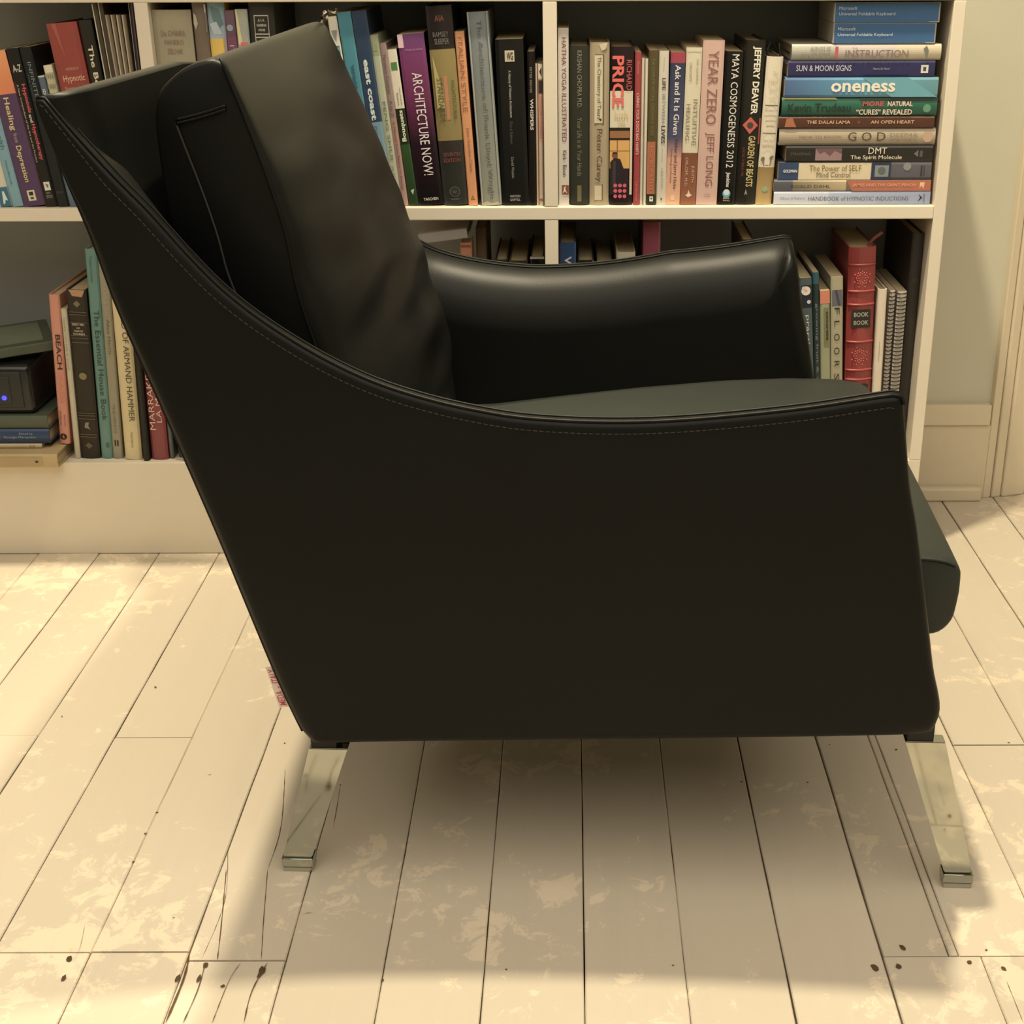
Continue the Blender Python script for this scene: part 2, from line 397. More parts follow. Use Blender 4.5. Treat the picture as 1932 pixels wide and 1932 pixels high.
def book_meshes(w, h, d, base, bands, hard, spine_r):
    """cover shell with spine at y=0 facing -y, page block inside"""
    tb = min(.0022 if hard else .0006, w * .2)
    N = 8 if w > .012 else 4
    outer = [(-w / 2, d)]
    for i in range(N + 1):
        a = i / N; x = (a - .5) * w; y = spine_r * (1 - math.cos((a - .5) * math.pi)) + (.0012 if i in (0, N) else 0)
        outer.append((x, y))
    outer.append((w / 2, d))
    inner = []
    for x, y in outer: inner.append((max(-w / 2 + tb, min(w / 2 - tb, x)), y if y == d else y + tb))
    zs = sorted({0., 1.} | {1 - q for bnd in bands for q in bnd[:2]})
    V = []; Fc = []; C = []
    prof = outer + inner[::-1]; n = len(prof)
    def colat(zf, side):
        return None
    def band(zm):
        for bnd in bands:
            if bnd[0] <= 1 - zm <= bnd[1]: return bnd
        return None
    rows = []
    for k in range(len(zs) - 1):
        z0, z1 = zs[k], zs[k + 1]; b0 = len(V); bd = band((z0 + z1) / 2)
        for z in (z0, z1):
            for x, y in prof: V.append((x, y, z * h))
        cb = ct = srgb(*base)
        if bd:
            ct = srgb(*bd[2]); cb = srgb(*(bd[3] if len(bd) > 3 else bd[2]))
        for i in range(n):
            j = (i + 1) % n; spine = 1 <= i <= N
            Fc.append((b0 + i, b0 + j, b0 + n + j, b0 + n + i))
            if spine or (bd and len(bd) > 4): C.append((cb, cb, ct, ct))
            else: C.append((srgb(*base),) * 4)
        if k == 0:
            for i in range(len(outer) - 1):
                Fc.append((b0 + i + 1, b0 + i, b0 + n - 1 - i, b0 + n - 2 - i)); C.append((cb,) * 4)
        if k == len(zs) - 2:
            for i in range(len(outer) - 1):
                Fc.append((b0 + n + i, b0 + n + i + 1, b0 + n + n - 2 - i, b0 + n + n - 1 - i)); C.append((ct,) * 4)
    me = mesh_from('cover', V, Fc)
    ca = me.color_attributes.new('Col', 'FLOAT_COLOR', 'CORNER')
    for p, cs in zip(me.polygons, C):
        for li, c in zip(p.loop_indices, cs): ca.data[li].color = c
    bm = bmesh.new(); e = .003 if hard else .0003
    box_bm(bm, -w / 2 + tb, w / 2 - tb, spine_r + tb + .001, d - e, e, h - e)
    return me, bm_mesh('pages', bm)

BOOKS = []
def make_book(name, loc, lean, w, h, d, base, bands, items, label, cat, group, hard=True, gloss=True, yaw=0, spine_r=None, pages=True):
    o = empty(name, loc); o.rotation_euler = (0, lean, yaw); tag(o, label, cat, group)
    if spine_r is None: spine_r = min(.0025, w * .12) if hard else .0004
    cm, pm = book_meshes(w, h, d, base, bands, hard, spine_r)
    link('cover', cm, o, [M_gloss if gloss else M_cloth])
    if pages: link('pages', pm, o, [M_pages])
    else: bpy.data.meshes.remove(pm)
    if len(items) > 24:
        q = link('printed_pattern', flat_mesh('printed_pattern', w, h, items, 0), o, [M_print]); tag(q, kind='stuff')
    else:
        for k_, it in enumerate([q for q in items if q[0] != 'T'] + [q for q in items if q[0] == 'T']):
            nm = {'T': 'lettering', 'R': 'printed_panel', 'P': 'printed_picture', 'C': 'round_emblem'}[it[0]]
            q = link(nm, flat_mesh(nm, w, h, [it], -.00006 * k_), o, [M_print])
            if it[0] == 'T': tag(q, kind='stuff')
    BOOKS.append(o); return o

def vbook(yT, xlT, xrT, yB, xlB, xrB, zs, Yf, d, base, items=(), label='', bands=(), group='books on the upper shelf', **k):
    """upright book measured by its spine's top and a lower row, standing on height zs"""
    name = k.pop('name', 'book'); cat = k.pop('cat', 'book')
    a, b_ = at_y(xlT, yT, Yf), at_y(xrT, yT, Yf); c, e = at_y(xlB, yB, Yf), at_y(xrB, yB, Yf)
    top = (a + b_) / 2; bot = (c + e) / 2
    lean = math.atan2(top.x - bot.x, top.z - bot.z)
    w = ((b_.x - a.x) + (e.x - c.x)) / 2 * math.cos(lean) * .985
    if abs(lean) < .012: lean = 0; xm = (top.x + bot.x) / 2
    else: xm = bot.x + (top.x - bot.x) * (zs - bot.z) / (top.z - bot.z)
    base_z = zs + w / 2 * abs(math.sin(lean)) + .0002
    h = (top.z - base_z) / math.cos(lean)
    return make_book(name, (xm, Yf, base_z), lean, w, h, min(d, YB - .004 - Yf), base, bands, items, label, cat, group, **k)
def hbook(xl, xr, yT, yB, Yf, d, base, items=(), label='', bands=(), group='books in the flat pile', z0=None, **k):
    """book lying flat, head to the left"""
    name = k.pop('name', 'book'); cat = k.pop('cat', 'book')
    a, b_ = at_y(xl, (yT + yB) / 2, Yf), at_y(xr, (yT + yB) / 2, Yf)
    zt = at_y((xl + xr) / 2, yT, Yf).z; zb = at_y((xl + xr) / 2, yB, Yf).z
    if z0 is not None: zb = z0
    w = zt - zb
    o = make_book(name, (b_.x, Yf, (zt + zb) / 2), -math.pi / 2, w - .0004, b_.x - a.x, min(d, YB - .004 - Yf), base, bands, items, label, cat, group, **k)
    return o, zt
#BOOKS_HERE
# ------------------------------------------------------------------ books, upper left bay
YU = YF + .012
K, Wt = (26, 26, 24), (232, 226, 210)
g1 = 'books in the upper left bay'
S = .267
def lb(x, y, dx, **k): pass
vbook(120, -70, -49, 387, 1, 22, ZM, YU, .16, (214, 210, 190), [('R', 0, 1, .86, 1, (20, 110, 140)), ('P', [(.3, .98), (.45, .89), (.6, .89), (.8, .96), (.6, .95), (.45, .98)], (225, 235, 235))],
      'pale book with teal foot, leftmost on the upper shelf, cut by the frame', group=g1, hard=False)
vbook(128, -47, -25, 387, 22, 43.5, ZM, YU, .15, (120, 168, 188), [('T', 'Health', .35, .75, .40, .58, (60, 110, 130), 'd'), ('T', 'Handbook', .4, .6, .66, .84, (80, 130, 150), 'd')],
      'light blue paperback leaning between the pale book and the purple one', group=g1, hard=False)
vbook(97, -33, 8.5, 387, 43.5, 85, ZM, YU, .155, (84, 56, 100), [('T', 'Healing', .3, .62, .29, .50, (224, 200, 140), 'd', .015), ('T', 'from', .4, .58, .52, .58, (190, 160, 150), 'd'), ('T', 'Depression', .3, .62, .60, .84, (224, 200, 140), 'd', .015),
      ('R', .32, .68, .895, .965, (222, 212, 170)), ('R', .4, .6, .905, .93, (40, 40, 36)), ('R', .42, .58, .94, .955, (90, 80, 60))],
      'purple paperback with orange top and cream title, leaning at the upper left', [(0, .27, (236, 150, 70), (226, 110, 40))], g1, hard=False)
vbook(91, 9, 33.5, 387, 85.5, 108, ZM, YU, .155, K, [('R', 0, .06, .2, 1, (90, 20, 30)), ('T', 'A-Z', .2, .9, .10, .145, (200, 200, 190), 'h', .02), ('T', 'Hypnosis', .5, .88, .22, .40, (200, 36, 62), 'd', .03), ('T', 'and', .55, .8, .41, .46, (220, 215, 205), 'd', .02),
      ('T', 'Hypnotherapy', .5, .88, .47, .70, (200, 36, 62), 'd', .03), ('T', 'A New Compendium of the Art and the Practice', .14, .34, .22, .71, (200, 190, 180), 'd'), ('R', .3, .8, .84, .895, (222, 220, 214)), ('P', [(.42, .85), (.7, .86), (.58, .885)], (120, 110, 100)),
      ('T', 'NEW', .35, .7, .905, .918, (160, 155, 145), 'h'), ('T', 'EDITION', .3, .8, .925, .945, (160, 155, 145), 'h')],
      'black paperback with red title and thin cream subtitle beside the purple book', group=g1, hard=False)
vbook(89, 34, 57.5, 387, 108.5, 130, ZM, YU, .155, (22, 27, 30), [('T', 'INFINITE MIND', .42, .72, .09, .47, (120, 140, 155), 'd'), ('T', 'THE MAGIC OF', .2, .34, .16, .38, (80, 96, 110), 'd'), ('T', 'PRESS', .2, .8, .9, .915, (80, 80, 80), 'h')],
      'black book with faint blue-grey title, right of the red-titled black one', group=g1, hard=False)
vbook(143, 70, 83, 387, 131, 143, ZM, YU, .12, (86, 108, 130), [('T', 'IDEAS', .3, .7, .1, .2, (225, 225, 220), 'd', .02)],
      'small blue book just above the tip of the chair back', [(0, .01, (220, 220, 215))], g1, hard=False)
vbook(123, 80, 97, 387, 144, 160, ZM, YU, .12, (190, 186, 150), [('R', .0 + .28 * i, .14 + .28 * i, .06 + .07 * j, .09 + .07 * j, (140, 140, 104)) for i in range(4) for j in range(12)],
      'small cream checked book above the tip of the chair back', [(0, .05, (222, 216, 192))], g1, hard=False)
vbook(43, 84, 143, 387, 161, 217, ZM, YU, .16, (150, 42, 30), [('T', 'HANDBOOK OF', .35, .78, .235, .25, (214, 150, 120), 'h'), ('T', 'Hypnotic', .2, .92, .275, .32, (224, 160, 130), 'h', .015), ('T', 'Suggestions', .2, .92, .335, .36, (214, 150, 120), 'h'), ('T', 'and', .6, .82, .375, .39, (214, 150, 120), 'h'),
      ('T', 'Metaphors', .2, .95, .40, .445, (224, 160, 130), 'h', .015), ('R', .12, .92, .49, .493, (214, 150, 120)), ('P', [(.2, 0), (.34, 0), (.44, .2), (.2, .02)], (166, 58, 44))],
      'broad red hardback with small pale title, upper left shelf', group=g1, hard=True)
vbook(38, 145, 171, 387, 217.5, 242, ZM, YU, .16, (36, 33, 28), [('T', 'The Body', .28, .75, .13, .42, (226, 214, 180), 'd', .015), ('T', 'in Question', .28, .6, .46, .6, (180, 170, 150), 'd')],
      'black hardback with cream title, right of the broad red one', group=g1)
vbook(7, 172, 182, 387, 242.5, 251.5, ZM, YU, .17, (70, 60, 42), [('R', 0, .22, 0, 1, (196, 190, 170))], 'tall slim brown magazine with pale edge beside the black hardback', group='slim magazines in the upper left bay', hard=False, name='magazine', cat='magazine')
vbook(5, 183, 193, 387, 252.5, 259, ZM, YU, .17, (70, 60, 42), [('R', 0, .2, 0, 1, (196, 190, 170))], 'second tall slim brown magazine, left of the short pale ones', group='slim magazines in the upper left bay', hard=False, name='magazine', cat='magazine')
for i in range(4):
    a = 197 + i * 10.4; b_ = 261.5 + i * 6.6
    vbook(28, a, a + 9.2, 387, b_, b_ + 5.4, ZM, YU + .004, .15, (124, 108, 84), [('R', 0, .34, 0, 1, (188, 176, 158))], ('leftmost', 'second from the left', 'third from the left', 'rightmost')[i] + ' of the four short slim striped magazines',
          group='four slim striped magazines', hard=False, name='magazine', cat='magazine')
vbook(6, 240, 250.5, 387, 288.5, 295.2, ZM, YU, .16, (30, 22, 34), [('R', .62, .86, 0, 1, (88, 66, 92)), ('R', 0, .14, 0, 1, (150, 146, 130))], 'thin black and purple book against the left upright', group=g1, hard=False)

# upper middle bay, behind the top of the chair
g2 = 'books in the upper middle bay'
pv = lambda x, y: x - (1102 - x) * 0 + (1102 - x) / 7000 * (y)   # follows the vertical
def up(x, y0, y1): return x + (1102 - x) / 7000 * (y1 - y0)
def vb(yT, a, b_, *r, **k): return vbook(yT, a, b_, 387, up(a, yT, 387), up(b_, yT, 387), ZM, r[0], *r[1:], **k)
vb(18.5, 282.5, 358, YU, .17, (158, 150, 124), [('T', 'De CHIARA', .2, .82, .10, .128, (142, 110, 90), 'h'), ('T', 'PANERO', .27, .76, .145, .17, (142, 110, 90), 'h'), ('T', 'ZELNIK', .32, .72, .19, .215, (142, 110, 90), 'h'), ('R', .2, .8, .27, .276, (196, 190, 170)), ('R', .25, .6, .285, .289, (196, 190, 170))],
   label='very broad grey-beige hardback with three faded red lines', group=g2, hard=True, gloss=False)
vb(4, 359, 386.5, YU, .17, (112, 96, 84), [('P', [(.1, .05), (.25, .06), (.35, .10), (.18, .13), (.05, .1)], (176, 168, 150)), ('P', [(.85, .01), (.98, .01), (.96, .08), (.88, .04)], (190, 184, 170)), ('R', .9, .98, .05, .14, (130, 116, 100))],
   label='worn brown hardback with torn taped spine behind the headrest', group=g2, gloss=False)
vb(4.5, 387.5, 420.5, YU, .165, (222, 184, 50), [('P', [(.2, .02), (.7, .03), (.9, .1), (.5, .13), (.3, .08)], (90, 122, 130)), ('P', [(.1, .1), (.5, .09), (.8, .15), (.3, .15)], (176, 192, 204)), ('R', .86, 1, .16, .5, (150, 140, 160))],
   label='book with blue cloudy top and yellow lower spine behind the headrest', bands=[(0, .17, (110, 150, 168), (160, 180, 200))], group=g2, gloss=True)
vb(19.5, 421.5, 441, YU, .15, (118, 66, 100), [('C', .45, .085, .0045, (140, 160, 180)), ('T', 'ITALIAN', .3, .7, .17, .38, (200, 160, 190), 'd')], label='slim mauve book with round blue emblem behind the headrest',
   bands=[(0, .13, (112, 84, 104), (104, 70, 92))], group=g2, hard=False)
vb(17.5, 442, 465, YU, .15, (168, 172, 164), [('P', [(0, 0), (.15, 0), (.45, .18), (.1, .17)], (216, 204, 150)), ('T', 'home', .25, .85, .16, .42, (216, 60, 78), 'd', .03)], label='pale grey and yellow book with bold red lettering behind the headrest', group=g2, hard=False)
vb(5, 466, 514, YU, .165, (38, 38, 30), [('R', .2, .78, .058, .063, (200, 196, 176)), ('R', .2, .78, .145, .150, (200, 196, 176)), ('R', .2, .78, .160, .165, (200, 196, 176)), ('R', .2, .225, .058, .5, (200, 196, 176)), ('R', .755, .78, .058, .5, (200, 196, 176)),
   ('T', 'A·I·A', .35, .62, .075, .09, (200, 196, 176), 'h'), ('T', 'NURSING', .3, .68, .1, .112, (210, 206, 190), 'h', .02), ('T', 'HOUSE', .36, .62, .122, .134, (210, 206, 190), 'h', .02), ('T', 'BC', .42, .55, .2, .212, (200, 196, 176), 'h')],
   label='dark book with white boxed lettering behind the headrest', group=g2, gloss=False)
vbook(31, 617, 634, 387, 674, 690.5, ZM, YU, .16, (222, 216, 198), [('P', [(.2, .07), (.85, .07), (.6, .13), (.35, .11)], (140, 146, 150)), ('R', .25, .85, .15, .20, (30, 90, 130)), ('P', [(.55, .16), (.8, .155), (.8, .18)], (120, 170, 190)), ('R', .3, .8, .26, .30, (150, 160, 160))],
      'narrow white book with small blue square, just right of the cushion tip', group=g2, hard=False)
vbook(22.5, 635, 660.5, 387, 691.5, 717.5, ZM, YU, .165, (52, 138, 160), [('T', 'west coast', .4, .72, .26, .55, (16, 96, 124), 'd', .03)], 'turquoise book beside the narrow white one at the cushion tip', group=g2, hard=False)
vbook(20.5, 661, 691, 387, 717.2, 743.5, ZM, YU, .165, (38, 64, 96), [('T', 'east coast', .32, .66, .24, .55, (210, 224, 226), 'd', .035), ('T', 'rooms', .3, .6, .58, .72, (70, 110, 140), 'd')], 'dark blue book with white title and light blue foot', [(.56, 1, (110, 150, 172), (120, 156, 176))], g2, hard=False)
vbook(66, 696, 713.5, 387, 745, 757.5, ZM, YU, .15, (176, 184, 160), [('T', 'FENG SHUI', .35, .75, .38, .72, (110, 122, 100), 'd'), ('T', 'at home', .35, .7, .76, .9, (130, 140, 120), 'd'), ('R', .2, .7, .05, .09, (140, 156, 120))],
      'slim pale green book with faded green title', [(0, .12, (150, 160, 128))], g2, hard=False)
vbook(82, 715, 728, 387, 758, 770.5, ZM, YU, .14, (150, 128, 124), [('T', 'Terence Conran    A to Z', .25, .75, .06, .44, (110, 84, 88), 'd'), ('T', 'A Manual from Basics to Beauty', .25, .7, .47, .9, (116, 84, 88), 'd')],
      'slim mauve-grey book between pale green and green-and-white ones', [(.45, 1, (168, 128, 116), (176, 136, 130))], g2, hard=False)
vbook(93, 729, 747.5, 387, 771.5, 789.5, ZM, YU, .15, (46, 74, 38), [('R', .22, .85, .08, .13, (66, 132, 52)), ('T', 'home and garden', .66, .86, .24, .35, (60, 60, 50), 'd'), ('T', 'flowers', .36, .56, .27, .35, (60, 60, 50), 'd'), ('T', 'Bouquets', .3, .86, .38, .58, (214, 222, 200), 'u', .035), ('P', [(.4, .9), (.8, .89), (.6, .93)], (190, 200, 190))],
      'narrow book, white above and green below, with vertical white title', [(0, .37, (222, 214, 196)), (.37, .6, (38, 44, 20), (38, 52, 24)), (.6, 1, (48, 84, 42), (36, 60, 32))], g2, hard=False)
vbook(63.5, 746.5, 801, 388, 790, 836, ZM, YU, .17, (24, 18, 22), [('R', 0, .2, .0, .075, (222, 190, 200)), ('T', 'Philip Jodidio', .25, .9, .083, .098, (190, 130, 180), 'h'), ('T', 'ARCHITECTURE NOW!', .38, .75, .22, .82, (236, 224, 226), 'd'), ('T', 'TASCHEN', .25, .82, .955, .972, (220, 214, 206), 'h', .01)],
      'thick purple-to-black book with large white vertical title', [(0, .1, (116, 60, 124), (122, 48, 116)), (.1, .35, (126, 44, 112), (110, 30, 84)), (.35, .62, (110, 30, 84), (42, 18, 36)), (.62, 1, (40, 18, 34), (14, 12, 12))], g2, hard=False)
vbook(10.5, 799, 853.5, 388, 839, 882, ZM, YU, .18, (46, 48, 44), [('T', 'AIA', .32, .68, .045, .075, (150, 74, 52), 'h', .01), ('T', 'RAMSEY', .2, .8, .125, .15, (130, 124, 120), 'h'), ('T', 'SLEEPER', .24, .8, .158, .185, (130, 124, 120), 'h'), ('P', [(.1, .24), (.3, .36), (.42, .5), (.12, .5)], (182, 164, 100)), ('R', .46, .6, .34, .56, (188, 118, 70)),
      ('T', 'ARCHITECTURAL', .74, .88, .36, .56, (92, 88, 34), 'd'), ('T', 'STANDARDS', .18, .4, .35, .57, (92, 84, 40), 'd'), ('T', 'SEVENTH', .18, .84, .725, .745, (140, 56, 48), 'h'), ('T', 'EDITION', .18, .84, .755, .775, (140, 56, 48), 'h'), ('C', .5, .93, .008, (92, 92, 84)), ('C', .5, .93, .007, (46, 48, 44)), ('T', 'W', .42, .58, .922, .938, (110, 108, 98), 'h'), ('T', 'WILEY', .32, .68, .962, .972, (110, 108, 98), 'h')],
      'thickest book, dark with olive-gold middle, tallest left of the middle upright', [(0, .21, (44, 36, 36)), (.21, .665, (150, 132, 72), (142, 126, 74)), (.665, .78, (54, 48, 44))], g2)
vbook(59.5, 857, 875.5, 387, 884.5, 901.5, ZM, YU, .16, (214, 140, 80), [('T', 'ITALIAN STYLE', .25, .75, .03, .45, (156, 96, 48), 'd'), ('T', 'Jane Gordon Clark', .35, .75, .54, .80, (150, 92, 50), 'd'), ('P', [(.3, .965), (.5, .94), (.75, .965)], (120, 76, 30)), ('P', [(.42, .96), (.5, .95), (.6, .96)], (214, 140, 80))],
      'slim orange book with thin brown vertical title', group=g2, hard=False)
vbook(22, 877, 923, 387, 910.5, 945.5, ZM, YU, .17, (138, 144, 140), [('T', 'The Architecture of Frank Lloyd Wright', .36, .66, .04, .97, (104, 108, 104), 'd'), ('R', .03, .1, 0, 1, (160, 166, 164)), ('R', .9, .97, 0, 1, (158, 164, 160)), ('P', [(.1, .985), (.3, .975), (.5, .99), (.8, .98), (.9, 1), (.1, 1)], (176, 168, 140))],
      'tall silver-grey leaning book with faded vertical lettering', [(0, .4, (134, 144, 150), (128, 136, 138)), (.4, 1, (130, 136, 130), (150, 154, 140))], g2)
vbook(74, 931.5, 988.5, 387, 949, 997.5, ZM, YU, .165, (17, 18, 18), [('R', .33, .67, .065, .13, (200, 190, 160)), ('T', 'WG', .4, .62, .075, .12, (40, 38, 30), 'h', .02), ('T', 'A History of Western Architecture', .40, .52, .18, .46, (176, 172, 160), 'd', .01), ('T', 'Third Edition', .40, .5, .48, .62, (90, 90, 84), 'd'), ('T', 'David Watkin', .4, .5, .7, .83, (150, 148, 138), 'd'), ('T', 'WATSON', .3, .68, .935, .95, (176, 172, 164), 'h', .01), ('T', 'GUPTILL', .3, .68, .957, .972, (176, 172, 164), 'h', .01)],
      'thick black book with white square emblem near the top', group=g2, hard=False)
vbook(97, 992, 1007.5, 387, 1001, 1013, ZM, YU, .15, (20, 14, 14), [('T', 'PETER REEVES', .3, .6, .1, .26, (150, 146, 138), 'd'), ('T', 'WHISPERS', .3, .75, .30, .50, (224, 220, 210), 'd', .015)], 'narrow black book with small white title beside the thick black one', group=g2, hard=False)
vbook(121, 1008.5, 1012.5, 387, 1014, 1017.5, ZM, YU, .13, (206, 180, 156), [], 'very thin cream pamphlet next to the middle upright', group=g2, hard=False)
vbook(121, 1013.5, 1023, 387, 1018.5, 1026.5, ZM, YU, .13, (200, 176, 150), [('R', .1, 1, 0, .1, (216, 206, 180)), ('P', [(.3, .05), (.8, .02), (.8, .09)], (60, 50, 40)), ('R', .1, .95, .11, .2, (52, 40, 34)), ('T', 'COLOUR YOURSELF', .3, .8, .22, .52, (170, 90, 80), 'd'), ('R', .1, .95, .95, .965, (120, 104, 92))],
      'slim pinkish book touching the middle upright', [(.2, .55, (206, 150, 130), (206, 158, 138))], g2, hard=False)

# upper right bay
g3 = 'books in the upper right bay'
R3 = lambda *a, **k: vbook(*a, group=g3, **k)
R3(53, 1051.5, 1072.5, 387, 1054.5, 1074.3, ZM, YU, .17, (208, 200, 192), [('T', 'HATHA YOGA ILLUSTRATED', .35, .78, .05, .63, (112, 54, 46), 'd'), ('T', 'Kirk · Boon', .4, .78, .68, .83, (60, 50, 46), 'd'), ('R', .3, .98, .88, .935, (130, 66, 48)), ('P', [(.35, .93), (.5, .91), (.5, .895), (.7, .885), (.62, .9), (.7, .915), (.85, .93), (.6, .917)], (224, 214, 200)), ('T', 'HUMAN', .35, .95, .942, .952, (130, 120, 110), 'h')],
   'tall narrow white book with dark red title, right of the middle upright', hard=False)
R3(86, 1075, 1112, 387, 1075, 1111.5, ZM, YU, .15, (36, 38, 26), [('T', 'KRISHAN CHOPRA M.D.', .38, .62, .03, .38, (140, 138, 112), 'd'), ('T', 'Your Life is in Your Hands', .38, .62, .44, .81, (126, 124, 96), 'd'), ('R', .38, .6, .87, .975, (110, 104, 66))], 'very dark olive hardback with thin pale lettering', gloss=False)
R3(80, 1112.5, 1151, 387, 1112.2, 1148, ZM, YU, .15, (170, 154, 124), [('R', .27, .73, .07, .49, (100, 84, 58)), ('R', .24, .66, .075, .485, (208, 198, 168)), ('T', 'The Chemistry of Tears', .33, .58, .085, .46, (80, 66, 48), 'd'), ('T', 'Peter Carey', .28, .66, .52, .85, (92, 72, 46), 'd'), ('R', .26, .66, .875, .965, (206, 192, 160)), ('R', .64, .68, .865, .965, (90, 72, 44)), ('P', [(.45, .46), (.6, .455), (.6, .475)], (40, 30, 20)), ('P', [(.45, .01), (.9, .0), (.8, .04), (.6, .05)], (206, 192, 160))],
   'beige jacketed hardback with cream title panel and dark vertical lettering')
R3(88, 1152, 1198.5, 387, 1149, 1192.5, ZM, YU, .15, (34, 20, 24), [('R', .0, .86, .27, .5, (216, 206, 180)), ('R', .86, .96, .27, .93, (214, 200, 176)), ('R', 0, .84, .5, .52, (30, 20, 14)), ('R', 0, .84, .52, .565, (150, 96, 40)), ('R', 0, .84, .565, .58, (40, 22, 10)), ('R', 0, .84, .58, .76, (216, 158, 56)), ('R', .3, .34, .58, .74, (120, 76, 24)), ('R', 0, .84, .645, .65, (150, 100, 30)), ('R', .0, .8, .76, .93, (38, 22, 28)),
   ('P', [(.05, .93), (.02, .72), (.2, .69), (.45, .7), (.6, .76), (.62, .93)], (34, 26, 34)), ('P', [(.12, .88), (.14, .71), (.26, .71), (.26, .9)], (62, 52, 56)), ('C', .22, .675, .0045, (120, 70, 44)), ('R', .12, .32, .655, .668, (60, 34, 24)),
   ('T', 'PRICE', .08, .58, .055, .37, (224, 60, 46), 'd', .03), ('T', 'RICHARD', .68, .9, .08, .265, (190, 40, 40), 'd', .01), ('T', 'lush', .2, .75, .395, .44, (206, 184, 136), 'h'), ('T', 'life', .35, .65, .45, .485, (206, 184, 136), 'h')] +
   [('C', .25 + .2 * i, .87 + .035 * j, .0028, (204, 50, 84)) for i in range(3) for j in range(3)],
   'thick dark hardback with huge red vertical name and a man by yellow windows')
R3(98, 1199.5, 1211.5, 387, 1193.5, 1205, ZM, YU, .14, (160, 24, 32), [('T', 'Kilcommons', .35, .7, .06, .14, (214, 120, 110), 'd'), ('T', "CURING YOUR DOG'S BAD HABITS", .3, .75, .26, .66, (226, 180, 170), 'd', .01), ('T', 'Landesman', .35, .7, .84, .97, (210, 110, 100), 'd')], 'slim bright red paperback next to the man-and-windows hardback', hard=False)
R3(110, 1212.3, 1218, 387, 1205.6, 1210.5, ZM, YU, .13, (206, 196, 176), [], 'very thin white booklet touching the slim red paperback', hard=False)
R3(111, 1218.6, 1225, 387, 1211, 1217, ZM, YU, .13, (212, 204, 186), [('R', 0, .2, 0, 1, (150, 140, 120))], 'thin white booklet between another booklet and the olive-and-orange book', hard=False)
R3(95, 1226, 1244.5, 387, 1218, 1236.5, ZM, YU, .145, (86, 74, 38), [('T', 'THE COMPLETE NATURAL GARDENING GUIDE', .3, .62, .05, .54, (116, 120, 70), 'd'), ('R', .0, .82, .58, .925, (170, 84, 36)), ('T', 'HOMEOPATHY', .3, .6, .61, .9, (200, 120, 70), 'd'), ('R', .3, .68, .94, .975, (214, 208, 190)), ('P', [(.4, .95), (.6, .95), (.5, .965)], (50, 50, 36))],
   'olive paperback with an orange lower panel', [(.93, 1, (44, 50, 34))], hard=False)
R3(96, 1245, 1264, 387, 1237.2, 1255, ZM, YU, .145, (206, 200, 184), [('R', .48, .52, .04, .13, (150, 146, 134)), ('T', 'LIFE', .35, .72, .17, .245, (70, 70, 74), 'd', .02), ('T', 'BETWEEN', .38, .7, .27, .455, (130, 140, 152), 'd'), ('T', 'LIVES', .35, .75, .475, .59, (50, 56, 66), 'd', .02), ('R', .48, .52, .62, .71, (150, 146, 134)), ('T', 'NEWTON', .4, .65, .75, .88, (176, 172, 160), 'd'), ('P', [(.4, .95), (.6, .955), (.5, .97)], (60, 60, 60))],
   'white paperback with grey-blue vertical title, right of the olive one', hard=False)
R3(98.5, 1265.5, 1294.5, 387, 1255.5, 1282, ZM, YU, .15, (52, 58, 92), [('T', 'Ask and It Is Given', .34, .72, .08, .53, (226, 220, 220), 'd', .014), ('T', 'Esther and Jerry Hicks', .42, .72, .56, .89, (60, 50, 70), 'd'), ('T', 'the teachings of Abraham', .2, .36, .62, .85, (90, 70, 84), 'd'), ('R', .35, .6, .93, .965, (232, 190, 160))],
   'paperback, crimson cap, navy middle fading to peach at the foot', [(0, .068, (160, 30, 60)), (.068, .55, (46, 54, 88), (66, 72, 108)), (.55, .68, (70, 74, 108), (196, 140, 126)), (.68, 1, (214, 150, 128), (222, 168, 128))], hard=False)
R3(89.5, 1295.5, 1326, 387, 1283, 1312, ZM, YU, .145, (214, 206, 180), [('R', 0, 1, .025, .029, (170, 166, 140)), ('T', 'DR. JUDITH', .62, .8, .07, .22, (160, 154, 134), 'd'), ('T', "ORLOFF'S", .22, .4, .09, .21, (160, 154, 134), 'd'), ('T', 'INTUITIVE', .56, .84, .32, .61, (140, 132, 112), 'd'), ('T', 'HEALING', .14, .4, .35, .58, (140, 132, 112), 'd'), ('T', 'JUDITH', .6, .82, .74, .85, (214, 170, 140), 'd'), ('T', 'ORLOFF, M.D.', .2, .4, .69, .88, (214, 170, 140), 'd'), ('P', [(.3, .935), (.45, .925), (.5, .9), (.6, .925), (.75, .935), (.5, .95)], (226, 200, 176))],
   'cream paperback with brown lower third, between the navy-peach and pink ones', [(.66, 1, (124, 66, 34), (150, 86, 52))], hard=False)
R3(76, 1327, 1368.5, 387, 1312.8, 1352, ZM, YU, .15, (206, 168, 156), [('T', 'YEAR ZERO', .28, .76, .06, .50, (140, 86, 76), 'd'), ('T', 'JEFF LONG', .28, .74, .55, .88, (140, 86, 76), 'd'), ('T', 'POCKET', .38, .68, .93, .938, (150, 110, 100), 'h'), ('T', 'BOOKS', .4, .66, .943, .951, (150, 110, 100), 'h')], 'broad pink book with large thin brown vertical lettering', hard=False)
